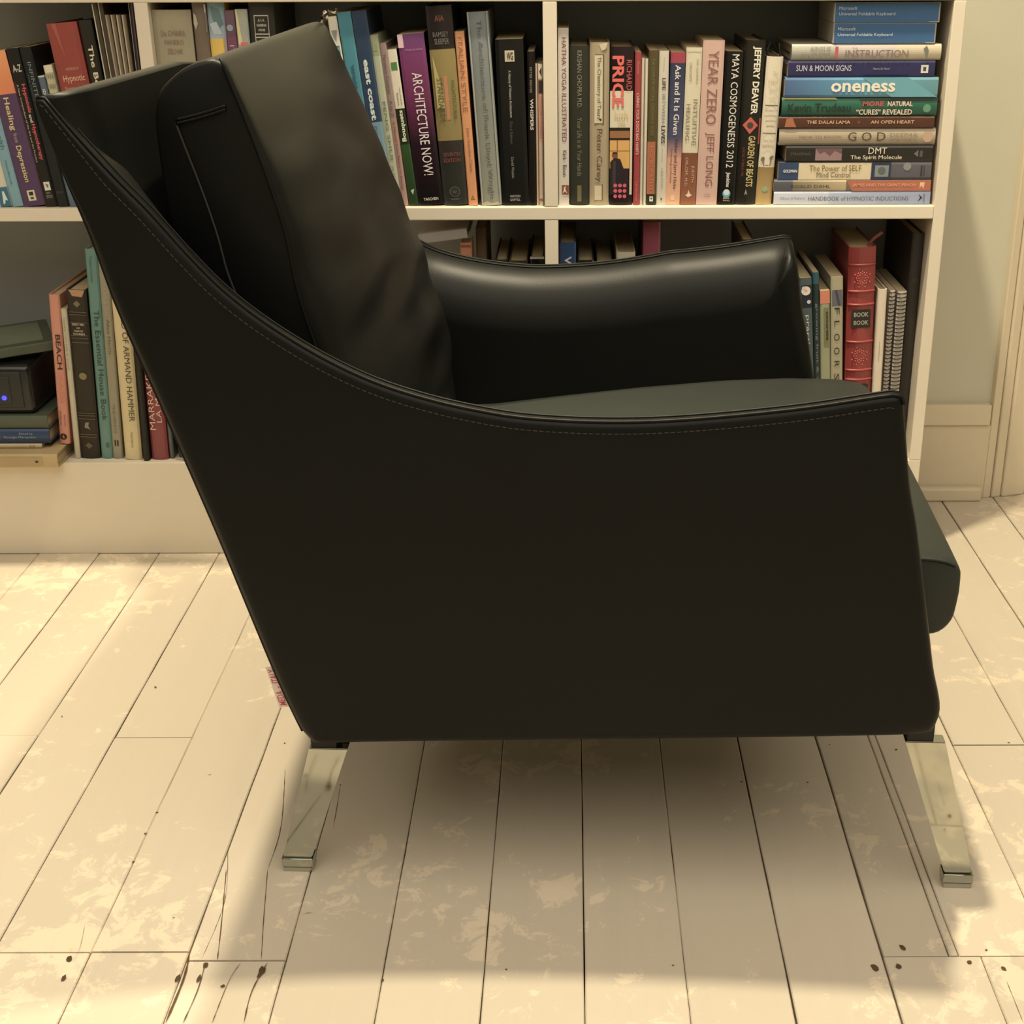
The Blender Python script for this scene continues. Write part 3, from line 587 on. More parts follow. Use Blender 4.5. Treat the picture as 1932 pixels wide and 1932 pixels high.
R3(96.5, 1369, 1404, 387, 1352.8, 1385.5, ZM, YU, .155, (14, 14, 13), [('T', 'MAYA COSMOGENESIS 2012', .38, .78, .02, .75, (226, 222, 212), 'd'), ('T', 'Jenkins', .38, .66, .78, .88, (216, 212, 204), 'd', .025), ('C', .5, .925, .006, (70, 160, 190)), ('C', .5, .915, .0045, (200, 220, 224)), ('T', 'BEAR', .32, .7, .95, .96, (190, 180, 150), 'h', .02), ('T', 'BOOKS', .32, .7, .965, .975, (190, 150, 90), 'h', .02)],
   'black paperback with long white title and blue emblem at the foot', hard=False)
R3(76, 1406, 1446.5, 387, 1386.8, 1423.8, ZM, YU, .15, (32, 30, 24), [('T', 'JEFFERY DEAVER', .38, .80, .035, .44, (232, 226, 208), 'd', .03), ('T', 'GARDEN OF BEASTS', .46, .80, .57, .885, (200, 178, 110), 'd', .02), ('T', 'A NOVEL OF BERLIN 1936', .2, .32, .64, .82, (130, 44, 30), 'd'), ('P', [(.5, .455), (.88, .505), (.5, .56), (.12, .505)], (196, 50, 40)), ('C', .5, .507, .0048, (70, 62, 54)), ('P', [(.42, .94), (.5, .9), (.58, .94), (.5, .93)], (150, 146, 134)), ('R', .93, 1, .46, .62, (150, 50, 34))],
   'dark hardback with white name over gold title with a red emblem between')
R3(107, 1447.5, 1479, 387, 1425, 1455.5, ZM, YU, .145, (222, 212, 190), [('T', 'The', .42, .74, .095, .12, (200, 186, 156), 'h'), ('T', '4-Hour', .15, .85, .145, .175, (200, 186, 156), 'h'), ('T', 'Work', .25, .8, .20, .23, (200, 186, 156), 'h'), ('T', 'week', .3, .75, .255, .28, (200, 186, 156), 'h'), ('R', .1, .9, .318, .324, (96, 82, 56)), ('T', 'ESCAPE 9-5', .15, .85, .35, .362, (130, 116, 90), 'h'), ('T', 'LIVE ANYWHERE', .12, .88, .385, .397, (130, 116, 90), 'h'), ('T', 'AND JOIN THE', .18, .85, .42, .432, (120, 106, 80), 'h', .01), ('T', 'NEW RICH', .28, .8, .455, .467, (110, 96, 70), 'h', .01), ('R', .08, .92, .505, .511, (110, 92, 60)), ('T', 'TIMOTHY', .12, .9, .55, .57, (170, 158, 130), 'h'), ('T', 'FERRISS', .12, .9, .585, .605, (170, 158, 130), 'h'),
   ('P', [(.1, .68), (.25, .665), (.36, .68), (.3, .695), (.36, .73), (.3, .73), (.24, .695), (.12, .70)], (120, 110, 84)), ('P', [(.62, .68), (.72, .66), (.9, .66), (.86, .68), (.78, .69), (.7, .73), (.66, .73), (.72, .69)], (120, 110, 84)), ('T', 'Bali', .42, .6, .722, .73, (60, 50, 30), 'h', .02), ('C', .5, .89, .0045, (150, 168, 130))],
   'cream book with gold lower third and small palm trees beside the flat pile', [(.74, 1, (150, 122, 66), (190, 160, 94))])

# flat pile at the right end of the upper shelf
YP = YF + .010; z = ZM + .0003
def pile(*a, **k):
    global z
    o, z = hbook(*a, z0=z, group='books in the flat pile', **k); z += .0004
    return o
pile(1460, 1755, 361, 383, YP, .15, (150, 160, 190), [('T', 'Gibson & Roberts', .4, .6, .04, .20, (120, 130, 160), 'd'), ('T', 'HANDBOOK of HYPNOTIC INDUCTIONS', .3, .62, .22, .86, (96, 96, 120), 'd'), ('P', [(.2, .92), (.5, .935), (.8, .925), (.5, .95)], (40, 40, 56)), ('R', .15, .8, .955, .965, (110, 120, 150))],
     label='pale blue-white book at the very bottom of the flat pile', bands=[(0, .35, (200, 208, 226), (190, 200, 224)), (.35, 1, (170, 184, 214), (140, 156, 196))], hard=False)
pile(1460, 1756, 340, 360, YP, .13, (120, 110, 96), [('P', [(1, .46), (0, .50), (0, 1), (1, 1)], (180, 92, 60)), ('T', 'ROALD DAHL', .3, .6, .11, .36, (70, 56, 44), 'd'), ('T', 'JAMES AND THE GIANT PEACH', .35, .72, .5, .9, (226, 160, 120), 'd', .01), ('P', [(.2, .93), (.5, .94), (.2, .955), (.8, .96), (.8, .93)], (230, 190, 130))],
     label='thin grey and orange-red paperback, second from the bottom of the pile', bands=[(0, .12, (84, 88, 100)), (.12, .46, (132, 120, 100), (190, 170, 130))], hard=False)
pile(1469, 1757, 306, 339, YP + .002, .15, (92, 92, 104), [('R', 0, 1, .0, .13, (30, 62, 108)), ('T', 'GOLDMAN', .42, .6, .03, .12, (224, 224, 220), 'd', .03), ('R', 0, .96, .13, .605, (218, 204, 168)), ('T', 'The Power of SELF', .5, .84, .2, .54, (136, 110, 60), 'd'), ('T', 'Mind Control', .14, .44, .25, .47, (110, 92, 64), 'd'), ('R', .0, 1, .61, .735, (36, 48, 84)), ('R', .16, .82, .63, .72, (128, 142, 146)), ('C', .5, .675, .006, (96, 106, 104)), ('C', .75, .84, .006, (140, 138, 144)), ('R', .2, .8, .93, .94, (50, 50, 60)), ('R', .2, .8, .95, .955, (60, 60, 66))],
     label='book with navy end, cream title panel and bluish photograph in the pile', hard=False)
pile(1483, 1760, 275, 305, YP + .001, .14, (40, 38, 34), [('T', 'STRASSMAN', .42, .6, .03, .165, (96, 94, 86), 'd'), ('R', .1, .85, .20, .38, (150, 118, 122)), ('P', [(.85, .2), (.5, .23), (.65, .26), (.35, .3), (.7, .33), (.5, .38), (.85, .38)], (110, 78, 86)), ('T', 'DMT', .5, .9, .56, .685, (226, 216, 196), 'd'), ('T', 'The Spirit Molecule', .1, .42, .44, .79, (220, 210, 190), 'd', .01), ('P', [(.5, .87), (.75, .9), (.3, .9)], (110, 106, 110)), ('R', .3, .7, .91, .93, (84, 80, 84))],
     label='black book with pinkish picture and white two-line title in the pile', hard=False)
pile(1470, 1765, 242, 274, YP + .002, .155, (176, 160, 136), [('T', 'HOW TO KNOW', .42, .58, .13, .40, (132, 120, 104), 'd'), ('T', 'G O D', .26, .78, .44, .68, (84, 68, 54), 'd'), ('T', 'DEEPAK', .52, .72, .71, .89, (148, 134, 118), 'd'), ('T', 'CHOPRA', .2, .4, .71, .89, (148, 134, 118), 'd'), ('C', .5, .95, .008, (190, 158, 132))],
     label='beige book with widely spaced large capitals in the pile')
pile(1469, 1763, 220, 241, YP + .001, .13, (84, 44, 24), [('P', [(.1, .04), (.85, .05), (.9, .09), (.5, .10), (.1, .115)], (170, 94, 40)), ('T', 'THE DALAI LAMA', .38, .68, .18, .46, (206, 166, 130), 'd', .015), ('C', .5, .515, .002, (110, 74, 54)), ('T', 'AN OPEN HEART', .38, .68, .59, .87, (206, 166, 130), 'd', .015)],
     label='thin brown book with pale capitals in the pile', hard=False)
pile(1475, 1768, 184, 219, YP + .001, .155, (24, 98, 76), [('P', [(.92, .0), (1, .0), (1, .34), (.9, .36)], (150, 150, 90)), ('R', .84, .98, .5, 1, (50, 62, 54)), ('T', 'Kevin Trudeau', .22, .7, .04, .445, (20, 50, 40), 'd', .01), ('T', 'MORE', .54, .8, .52, .655, (190, 44, 44), 'd', .03), ('T', 'NATURAL', .54, .8, .68, .84, (226, 196, 180), 'd', .03), ('T', '“CURES” REVEALED', .08, .38, .48, .84, (226, 200, 180), 'd', .02), ('C', .42, .935, .006, (80, 144, 116)), ('R', .25, .6, .925, .945, (86, 150, 122))],
     label='green book with dark name and red and white title in the pile')
pile(1481, 1770, 146, 182, YP, .15, (60, 120, 170), [('P', [(1, .5), (1, .8), (0, 1), (0, .7)], (84, 162, 184)), ('T', 'oneness', .26, .74, .30, .72, (236, 232, 216), 'd', .025)],
     label='broad sky blue book with large white lowercase title in the pile', bands=[(0, .5, (56, 96, 152), (66, 150, 188)), (.5, 1, (66, 152, 186), (88, 150, 164))], hard=False)
pile(1487, 1764, 114, 144, YP + .002, .15, (34, 34, 92), [('T', 'SUN & MOON SIGNS', .36, .72, .055, .43, (206, 206, 220), 'd'), ('T', 'Marion D. March', .44, .56, .58, .69, (170, 170, 190), 'd'), ('R', .22, .72, .905, .955, (216, 214, 206)), ('R', .34, .6, .92, .94, (70, 70, 76))],
     label='dark royal blue book with small white title high in the pile', hard=False)
pile(1494, 1776, 83, 113, YP, .155, (180, 174, 160), [('T', 'AINSLIE', .58, .84, .12, .26, (150, 146, 134), 'd'), ('T', 'MACLEOD', .18, .44, .07, .26, (150, 146, 134), 'd'), ('R', .2, .85, .29, .31, (190, 50, 56)), ('T', 'INSTRUCTION', .16, .64, .36, .78, (130, 106, 104), 'd'), ('T', 'THE', .68, .8, .4, .44, (170, 150, 146), 'd'), ('P', [(.3, .895), (.7, .88), (.9, .9), (.6, .915), (.1, .91)], (120, 122, 112))],
     label='grey-white hardback with small red mark, uppermost book of the flat pile', bands=[(0, .3, (176, 178, 164), (172, 170, 164)), (.3, .7, (190, 180, 180), (196, 184, 178)), (.7, 1, (200, 190, 168), (196, 184, 156))])
ins = BOOKS[-1]
for k_, (a_, b2) in enumerate(((.0, .010), (.008, -.004), (-.004, .004))):
    hh = max(v.co.z for v in ins.children[0].data.vertices); pts = [Vector((-.004 + .004 * k_, .04 + .012 * k_, hh - .002)), Vector((.004 + a_, .03, hh + .010)), Vector((b2, .02, hh + .016)), Vector((-.012, .02 + a_, hh + .012)), Vector((-.018, .01, hh + .004))]
    link('cord', tube_me('cord', catmull(pts, 4), .0012, 6), ins, [M_thread])
def carton(xl, xr, yT, label):
    global z
    a, b_ = at_y(xl, yT, YP + .002), at_y(xr, yT, YP + .002); zt = a.z; h = zt - z; w = b_.x - a.x
    o = empty('product_box', ((a.x + b_.x) / 2, YP + .002, z)); tag(o, label, 'box', 'two blue keyboard boxes')
    bm = bmesh.new(); box_bm(bm, -w / 2, w / 2, 0, .13, 0, h, .0008, 1)
    me = bm_mesh('carton', bm); ca = me.color_attributes.new('Col', 'FLOAT_COLOR', 'CORNER')
    for p in me.polygons:
        for li in p.loop_indices: ca.data[li].color = srgb(170, 166, 154)
    link('carton', me, o, [M_cloth])
    link('printed_front', flat_mesh('printed_front', w, h, [('R', .012, .985, .02, .98, (0, 88, 146)), ('R', .9, .985, .93, .98, (150, 160, 176))], -.0002), o, [M_print])
    link('lettering', flat_mesh('lettering', w, h, [('T', 'Microsoft', .045, .215, .20, .36, (190, 208, 224), 'h'), ('T', 'Universal Foldable Keyboard', .045, .575, .48, .68, (190, 208, 224), 'h')], -.0006), o, [M_print])
    z = zt + .0003
carton(1573, 1768, 43.5, 'lower blue box with white side lying on top of the book pile')
carton(1575, 1776, 4.5, 'upper blue box touching the shelf above the book pile')

# lower left bay
g4 = 'books in the lower left bay'; YL = YF + .018
vbook(556, 90, 112, 843, 114, 132, at_y(-30, 858, YF - .026).z + .0008, YF + .02, .19, (206, 130, 106), [('T', 'BEACH', .36, .84, .26, .49, (60, 26, 24), 'd', .012), ('T', 'HOUSES', .36, .8, .52, .72, (216, 116, 100), 'd'), ('T', 'Wilson', .2, .4, .77, .87, (120, 60, 50), 'd'), ('T', 'Barrett', .6, .78, .8, .88, (150, 80, 66), 'd'), ('C', .42, .95, .0055, (36, 24, 24)), ('P', [(.3, .95), (.5, .935), (.42, .955), (.6, .95), (.45, .965)], (206, 120, 100))],
      'salmon pink book with dark upper title standing on the flat books', group=g4, hard=True)
vbook(583, 114, 125, 863, 141.5, 151.5, ZL, YL, .15, (196, 190, 166), [('T', 'HARD WATER & SOAP', .3, .6, .06, .4, (150, 148, 130), 'd')], 'thin white book between the pink and the black leather one', group=g4, hard=False)
vbook(547, 123, 161.5, 864, 153, 188.5, ZL, YL, .15, (42, 34, 22), [('P', [(.15, 0), (.95, 0), (.8, .04), (.3, .035)], (180, 130, 90)), ('P', [(.5, .06), (.68, .08), (.5, .1), (.32, .08)], (120, 108, 80))] + [('R', .08, .95, v, v + .004, (100, 88, 62)) for v in (.125, .14, .185, .26, .275, .30, .72, .735, .755, .85, .865)] +
      [('T', 'GREAT MEN', .18, .8, .19, .203, (190, 180, 150), 'h', .02), ('T', 'AND', .4, .58, .212, .222, (190, 180, 150), 'h', .02), ('T', 'FAMOUS', .28, .72, .228, .24, (190, 180, 150), 'h', .02), ('T', 'WOMEN', .2, .8, .246, .258, (190, 180, 150), 'h', .02), ('C', .5, .5, .006, (130, 120, 80)), ('P', [(.4, .78), (.6, .775), (.55, .8), (.65, .82), (.35, .81)], (140, 130, 104)), ('P', [(.3, .92), (.5, .9), (.7, .92), (.5, .94)], (96, 84, 60))],
      'thick black tooled leather hardback with worn head', group=g4, gloss=False)
vbook(470, 158, 182, 860, 191.5, 211.5, ZL, YL, .19, (92, 140, 134), [('T', 'Terence Conran', .34, .6, .03, .15, (70, 110, 106), 'd'), ('T', 'The Essential House Book', .36, .84, .28, .81, (44, 66, 62), 'd'), ('R', .5, .8, .92, .945, (60, 100, 106))], 'tall teal book with dark vertical title', group=g4)
vbook(484, 183, 203, 861, 212.5, 231.5, ZL, YL, .18, (150, 144, 122), [('T', 'The White Shirt', .4, .66, .12, .28, (180, 174, 156), 'd'), ('T', 'Alice Harris', .4, .72, .30, .47, (110, 106, 88), 'd'), ('R', .3, .44, .905, .935, (30, 28, 20)), ('R', .55, .7, .905, .935, (30, 28, 20)), ('T', 'THE WHITE', .35, .6, .72, .87, (126, 122, 106), 'd')], 'grey-beige book with small vertical lettering beside the teal one', group=g4)
vbook(470, 203, 233, 865, 234, 269, ZL, YL - .006, .18, (214, 196, 148), [('T', 'THE WORLD OF ARMAND HAMMER', .46, .80, .12, .81, (84, 74, 48), 'd'), ('T', 'Abrams', .45, .62, .86, .94, (160, 144, 104), 'd')], 'broad cream jacketed book with brown vertical capitals', group=g4)
vbook(500, 237, 250, 868, 271.5, 281, ZL, YL - .012, .17, (26, 22, 18), [('T', 'THE GREAT CITIES', .4, .6, .5, .75, (70, 62, 50), 'd')], 'narrow black book between the cream and the crimson ones', group=g4, gloss=False)
vbook(500, 250, 284, 865, 286.5, 317, ZL, YL - .006, .18, (132, 36, 46), [('T', 'MARRAKECH', .1, .44, .46, .84, (220, 176, 164), 'u'), ('T', 'LA MAMOUNIA', .54, .84, .38, .80, (220, 176, 164), 'u'), ('T', 'XI', .4, .6, .93, .96, (160, 74, 80), 'h')], 'crimson book with two upward-reading pale lines, by the chair back', group=g4)
vbook(500, 284.6, 294, 864, 320.5, 328, ZL, YL, .16, (92, 96, 96), [], 'thin grey book between the crimson one and the chair back', group=g4)
vbook(520, 296, 310, 860, 337, 348, ZL, YL + .004, .16, (72, 70, 72), [], 'dark grey book lowest at the edge of the chair back', group=g4)
# flat books, speaker and framed case at the left end
gf = 'flat books under the black speaker'
def flat(xl, xr, yT, yB, Yf, d, col, label, items=(), z0=None, **k):
    return hbook(xl, xr, yT, yB, Yf, d, col, items, label, group=gf, z0=z0, **k)
o, zz = flat(-170, 108, 858, 880, YF - .026, .24, (190, 164, 112), 'thick cream book lowest of the flat ones, overhanging the shelf edge', [('R', .2, .8, .1, .9, (176, 150, 104)), ('R', .4, .56, .85, .87, (60, 44, 20))], z0=ZL + .0003, gloss=False)
o, zz = flat(-150, 80, 838, 857, YF + .002, .17, (204, 184, 142), 'cream book second from the bottom under the black speaker', [('R', .3, .7, .90, .94, (150, 120, 80)), ('R', .4, .6, .91, .93, (204, 184, 142)), ('T', 'Garden Style', .4, .6, .76, .86, (180, 156, 110), 'd')], z0=zz + .0003, hard=False)
o, zz = flat(-160, 93, 811, 838, YF + .002, .17, (28, 62, 108), 'dark blue book with small white lettering under the black speaker', [('T', 'Edited by', .62, .8, .78, .88, (150, 170, 190), 'd'), ('T', 'Georgia Marquette', .36, .56, .66, .9, (150, 170, 190), 'd')], z0=zz + .0003)
o, zz = flat(-160, 90, 786, 811, YF + .004, .165, (84, 92, 76), 'grey-green book directly under the black speaker', [], z0=zz + .0003, gloss=False)
zsp = zz + .0006
a = at_y(-190, 740, YF + .012); b_ = at_y(62, 740, YF + .012); zt = at_y(0, 690, YF + .012).z
sp = empty('speaker', ((a.x + b_.x) / 2, YF + .012, zsp)); tag(sp, 'glossy black box with glowing blue power button on the flat books', 'speaker')
w = b_.x - a.x; h = zt - zsp
bm = bmesh.new(); box_bm(bm, -w / 2, w / 2, 0, .15, 0, h, .011, 5); link('body', bm_mesh('body', bm, True), sp, [M_blackplastic])
bm = bmesh.new(); box_bm(bm, -w / 2 + .016, w / 2 - .016, -.002, .004, .012, h - .010, .0018, 3); link('front_panel', bm_mesh('front_panel', bm, True), sp, [M_blackmatte])
bm = bmesh.new(); box_bm(bm, -w / 2 + .05, w / 2 - .034, -.0032, .001, .018, h - .017, .0011, 3); link('grille', bm_mesh('grille', bm, True), sp, [M_blackmatte])
c = at_y(8, 751, YF + .008); cx = c.x - (a.x + b_.x) / 2; cz = c.z - zsp
bt = link('power_button', tube_me('power_button', [(cx, -.0030, cz), (cx, -.0042, cz)], .0042, 20), sp, [M_led]); tag(bt, 'round blue lit power button')
ring = [(cx + .0024 * math.sin(t), -.0044, cz + .0024 * math.cos(t)) for t in [.6 + i * (2 * math.pi - 1.2) / 14 for i in range(15)]]
link('power_symbol', tube_me('power_symbol', ring, .0004, 5), bt, [M_tag]); link('power_symbol', tube_me('power_symbol', [(cx, -.0044, cz + .0006), (cx, -.0044, cz + .0034)], .0004, 5), bt, [M_tag])
cs = empty('display_case', (-.935, YF + .085, zt + .0095)); cs.rotation_euler = (math.radians(1), math.radians(-3), math.radians(24))
tag(cs, 'flat grey-green case with pale inset picture resting on the black box', 'case')
bm = bmesh.new(); box_bm(bm, -.085, .085, -.07, .07, 0, .016, .002); me = bm_mesh('case_body', bm); ca = me.color_attributes.new('Col', 'FLOAT_COLOR', 'CORNER')
for d_ in ca.data: d_.color = srgb(72, 82, 66)
link('case_body', me, cs, [M_gloss])
bm = bmesh.new(); box_bm(bm, -.070, .070, -.055, .055, .0162, .0170, 0); me = bm_mesh('inset_picture', bm); ca = me.color_attributes.new('Col', 'FLOAT_COLOR', 'CORNER')
for d_ in ca.data: d_.color = srgb(112, 124, 100)
link('inset_picture', me, cs, [M_gloss])

# lower middle bay, seen over the far arm
g5 = 'books behind the far arm'
def lowbook(xl, xr, yT, col, label, items=(), Yf=YF + .03, d=.17, lean=0, **k):
    return vbook(yT, xl, xr, 700, up(xl, yT, 700) + lean, up(xr, yT, 700) + lean, ZL, Yf, d, col, items, label, group=g5, **k)
lowbook(868, 889.5, 458, (196, 124, 84), 'peach-spined book standing behind the far arm near the cushion', [('R', .05, .95, .01, .02, (150, 60, 34))], d=.05)
lowbook(897, 917, 430, (118, 96, 62), 'tall tan book right of the peach-spined one', Yf=YF + .07, d=.13, gloss=False)
lowbook(934, 958, 490, (50, 40, 30), 'dark brown book mostly hidden by the far arm', gloss=False)
lowbook(960, 996, 492, (66, 56, 46), 'wide brown book mostly hidden by the far arm')
lowbook(1000, 1027, 484, (20, 18, 18), 'black book with white top edge against the middle upright', [('R', 0, 1, 0, .012, (176, 170, 156))])
wb = empty('book', at_y(836, 446, YF + .02)); tag(wb, 'white book lying tilted on the books behind the far arm', 'book', g5); wb.rotation_euler = (0, math.radians(-7), 0)
cm, pm = book_meshes(.0145, .075, .14, (176, 172, 168), [], True, .001)
for m_ in (cm, pm):
    m_.transform(Matrix.Rotation(-math.pi / 2, 4, 'Y') @ Matrix.Translation((0, 0, -.037)))
link('cover', cm, wb, [M_gloss]); link('pages', pm, wb, [M_pages])
lowbook(1055, 1087, 458, (24, 72, 124), 'blue book with white letters right of the middle upright', [('T', 'World', .3, .72, .06, .22, (220, 220, 220), 'd', .02)])
lowbook(1089, 1121, 491, (40, 38, 36), 'dark book with white side right of the blue one', [('R', .9, 1, 0, 1, (120, 116, 104))])
lowbook(1124, 1158, 496, (22, 20, 18), 'black book hidden behind the far arm, left of the cream-topped one')
lowbook(1163, 1199, 476, (206, 198, 172), 'cream-topped dark hardback behind the middle of the far arm', [('R', 0, 1, .03, 1, (60, 52, 42))])
lowbook(1214, 1247, 420, (146, 54, 78), 'tall maroon pink book behind the far arm')
# lower right bay
g6 = 'books in the lower right bay'
def lr(yT, a, b_, yB, c, d_, col, items, label, Yf=YF + .016, dd=.16, **k):
    return vbook(yT, a, b_, yB, c, d_, ZL, Yf, dd, col, items, label, group=g6, **k)
lr(452, 1400, 1424, 700, 1396, 1419, (58, 42, 34), [], 'brown book peeking over the front end of the far arm', dd=.15, gloss=False)
lr(500, 1470, 1496, 712, 1475, 1500, (70, 70, 60), [], 'grey-brown book close behind the far arm corner', dd=.16)
lr(524, 1508, 1532, 712, 1513, 1535, (74, 88, 92), [('R', .12, .95, .04, .16, (20, 32, 44)), ('C', .5, .07, .0072, (226, 214, 210)), ('C', .5, .07, .0024, (226, 160, 120)), ('C', .72, .13, .003, (206, 206, 214)), ('C', .32, .055, .003, (200, 200, 210)), ('T', 'practical herbs', .4, .75, .20, .62, (206, 212, 216), 'd')], 'blue-grey book with white daisy picture beside the far arm', hard=False)
lr(514, 1533, 1545.5, 712, 1536, 1547.5, (28, 50, 52), [('T', 'growing fruit & vegetables', .3, .75, .16, .8, (120, 140, 144), 'd')], 'narrow dark teal book between the daisy book and pale green one', bands=[(0, .06, (30, 84, 100))], hard=False)
lr(548, 1547, 1565.5, 712, 1548.5, 1566.3, (150, 156, 124), [('R', 0, 1, .0, .075, (206, 112, 76)), ('R', .35, .9, .10, .33, (124, 124, 84)), ('T', 'concrete', .6, .85, .12, .29, (40, 40, 20), 'd', .02), ('T', 'countertops', .38, .55, .12, .3, (150, 146, 96), 'd')], 'pale green book with orange cap', hard=False)
lr(522, 1567.5, 1591, 712, 1567.2, 1589.5, (168, 162, 134), [('R', .1, .95, .07, .155, (98, 98, 110)), ('P', [(.3, .07), (.5, .07), (.8, .155), (.6, .155)], (60, 62, 84)), ('T', 'F', .3, .72, .165, .2, (50, 44, 30), 'd'), ('T', 'L', .3, .72, .235, .268, (50, 44, 30), 'd'), ('T', 'O', .26, .74, .305, .345, (50, 44, 30), 'd'), ('T', 'O', .26, .74, .38, .42, (50, 44, 30), 'd'), ('T', 'R', .3, .72, .455, .488, (50, 44, 30), 'd'), ('T', 'S', .3, .72, .525, .56, (50, 44, 30), 'd')], 'cream book with widely spaced vertical capitals left of the red one', hard=False)
rb = lr(467, 1603, 1655, 712, 1594.5, 1645.5, (146, 26, 22), [('R', .14, .86, .285, .37, (36, 34, 26)), ('T', 'BOOK', .24, .78, .297, .318, (170, 168, 156), 'h', .02), ('T', 'BOOK', .24, .78, .335, .356, (170, 168, 156), 'h', .02), ('R', .14, .86, .64, .735, (36, 34, 26)), ('T', '2', .45, .6, .655, .675, (170, 168, 156), 'h')], 'thick bright red leather book case with raised bands', gloss=True, spine_r=.006)
# raised bands and stamped rosettes on the red book
cw = (rb.children[0].dimensions.x if rb.children[0].dimensions.x else .05)
me0 = rb.children[0].data; cw = max(v.co.x for v in me0.vertices) * 2; ch = max(v.co.z for v in me0.vertices)
for v_ in (.078, .2, .262, .437, .572, .618):
    zz2 = (1 - v_) * ch; pts = [((i / 10 - .5) * cw * .98, .006 * (1 - math.cos((i / 10 - .5) * math.pi)) - .0006, zz2) for i in range(11)]
    me = tube_me('raised_band', pts, .0018, 8); ca = me.color_attributes.new('Col', 'FLOAT_COLOR', 'CORNER')
    for d_ in ca.data: d_.color = srgb(156, 34, 28)
    link('raised_band', me, rb, [M_gloss])
for v_ in (.14, .505):
    bm = bmesh.new()
    for k in range(16):
        an = k * math.pi / 8; r = .0125 if k % 2 else .009
        for s in (1, .6):
            m4 = Matrix.Translation((r * s * math.cos(an), .0004, (1 - v_) * ch + r * s * 1.2 * math.sin(an)))
            bmesh.ops.create_uvsphere(bm, u_segments=6, v_segments=4, radius=.0013, matrix=m4)
    me = bm_mesh('rosette', bm, True); ca = me.color_attributes.new('Col', 'FLOAT_COLOR', 'CORNER')
    for d_ in ca.data: d_.color = srgb(186, 70, 62)
    link('rosette', me, rb, [M_gloss])
# ribbon marker on the red book
rp = [(cw * .25, .020, ch - .004), (cw * .32, .016, ch + .004), (cw * .5, .012, ch + .013), (cw * .72, .010, ch + .020)]
vs = []; 
for i, p in enumerate(catmull(rp, 4)): vs += [p + Vector((-.001, .003, .001)), p + Vector((.001, -.003, -.001))]
me = mesh_from('ribbon', vs, [(2 * i, 2 * i + 1, 2 * i + 3, 2 * i + 2) for i in range(len(vs) // 2 - 1)]); ca = me.color_attributes.new('Col', 'FLOAT_COLOR', 'CORNER')
for d_ in ca.data: d_.color = srgb(150, 64, 44)
tag(link('ribbon', me, rb, [M_cloth]), 'brownish red ribbon marker')
lr(546, 1656.5, 1675.5, 744, 1647, 1661.5, (220, 206, 184), [('R', .45, .5, .3, .42, (150, 140, 120))], 'thin white book with blank spine right of the red book case', gloss=False)
def notebook(yT, a, b_, yB, c, d_, label):
    o = lr(yT, a, b_, yB, c, d_, (206, 196, 182), [], label, name='spiral_notebook', cat='notebook', Yf=YF + .022, hard=False, gloss=False)
    me0 = o.children[0].data; w = max(v.co.x for v in me0.vertices) * 2; h = max(v.co.z for v in me0.vertices)
    bm = bmesh.new(); n = 44
    for k in range(n):
        zc = h * (k + .5) / n; pts = [Vector((math.sin(t) * w * .5, .004 - math.cos(t) * .007, zc + .0008 * math.sin(t * .5))) for t in [-1.9 + i * 3.8 / 8 for i in range(9)]]
        m2 = tube_me('c', pts, .0009, 5); bm.from_mesh(m2); bpy.data.meshes.remove(m2)
    link('coil_wire', bm_mesh('coil_wire', bm, True), o, [M_wire])
notebook(548, 1679.5, 1690.5, 740, 1667, 1675.5, 'thinner spiral-bound notebook beside the thin white book')
notebook(550, 1694, 1712, 740, 1680.5, 1696, 'thicker spiral-bound notebook left of the big dark folio')
make_book('book', (.5350, YF + .034, ZL + .0003), 0, .0180, at_y(1728, 441, YF + .034).z - ZL, .185, (50, 44, 36), [], [('C', .5, .2, .004, (60, 46, 34))], 'tall dark brown folio against the right side of the bookcase', 'book', g6, gloss=False)

# ------------------------------------------------------------------ armchair
PSI = math.radians(2.5); Wx = Vector((math.sin(PSI), math.cos(PSI), 0)); Ux = Vector((math.cos(PSI), -math.sin(PSI), 0))
C0 = Wx * 1.5755; HW = .3635
chair = empty('armchair', C0, -PSI)
tag(chair, 'black leather lounge armchair with sweeping arms and polished steel legs on painted floorboards', 'armchair')
def loc_chair(u, v, y):
    d = raydir(u, v); t = (Wx.dot(C0) + y) / Wx.dot(d); P = O0 + d * t
    return Vector((Ux.dot(P - C0), P.z))
OX = .0687   # chair-local offset of the measured outline
out_px = [(61, 196), (64, 186), (74, 181), (86, 190), (120, 231), (170, 287), (220, 340), (280, 400), (350, 478), (420, 548), (500, 610), (600, 672), (700, 720), (800, 753), (900, 776),
          (1000, 791), (1150, 798), (1300, 793), (1500, 774), (1650, 752), (1692, 747), (1706, 755), (1711, 790), (1722, 925), (1735, 1000), (1747, 1100), (1757, 1190), (1766, 1270),
          (1776, 1320), (1778, 1350), (1768, 1378), (1742, 1392), (1600, 1397), (1300, 1401), (1000, 1404), (700, 1408), (600, 1410), (580, 1400), (560, 1375), (520, 1290),
          (455, 1135), (400, 1003), (300, 775), (215, 587), (160, 440), (100, 300)]
out2 = [loc_chair(u, v, -HW) for u, v in out_px]
out2 = [Vector((p.x, p.y)) for p in out2]
OUT = resample(catmull(out2, 8, True), .0085, True)
if sum(a.x * b_.y - b_.x * a.y for a, b_ in zip(OUT, OUT[1:] + OUT[:1])) < 0: OUT = OUT[::-1]
NO = len(OUT)
NRM = []
for i in range(NO):
    t = (OUT[(i + 1) % NO] - OUT[i - 1]).normalized(); NRM.append(Vector((-t.y, t.x)))
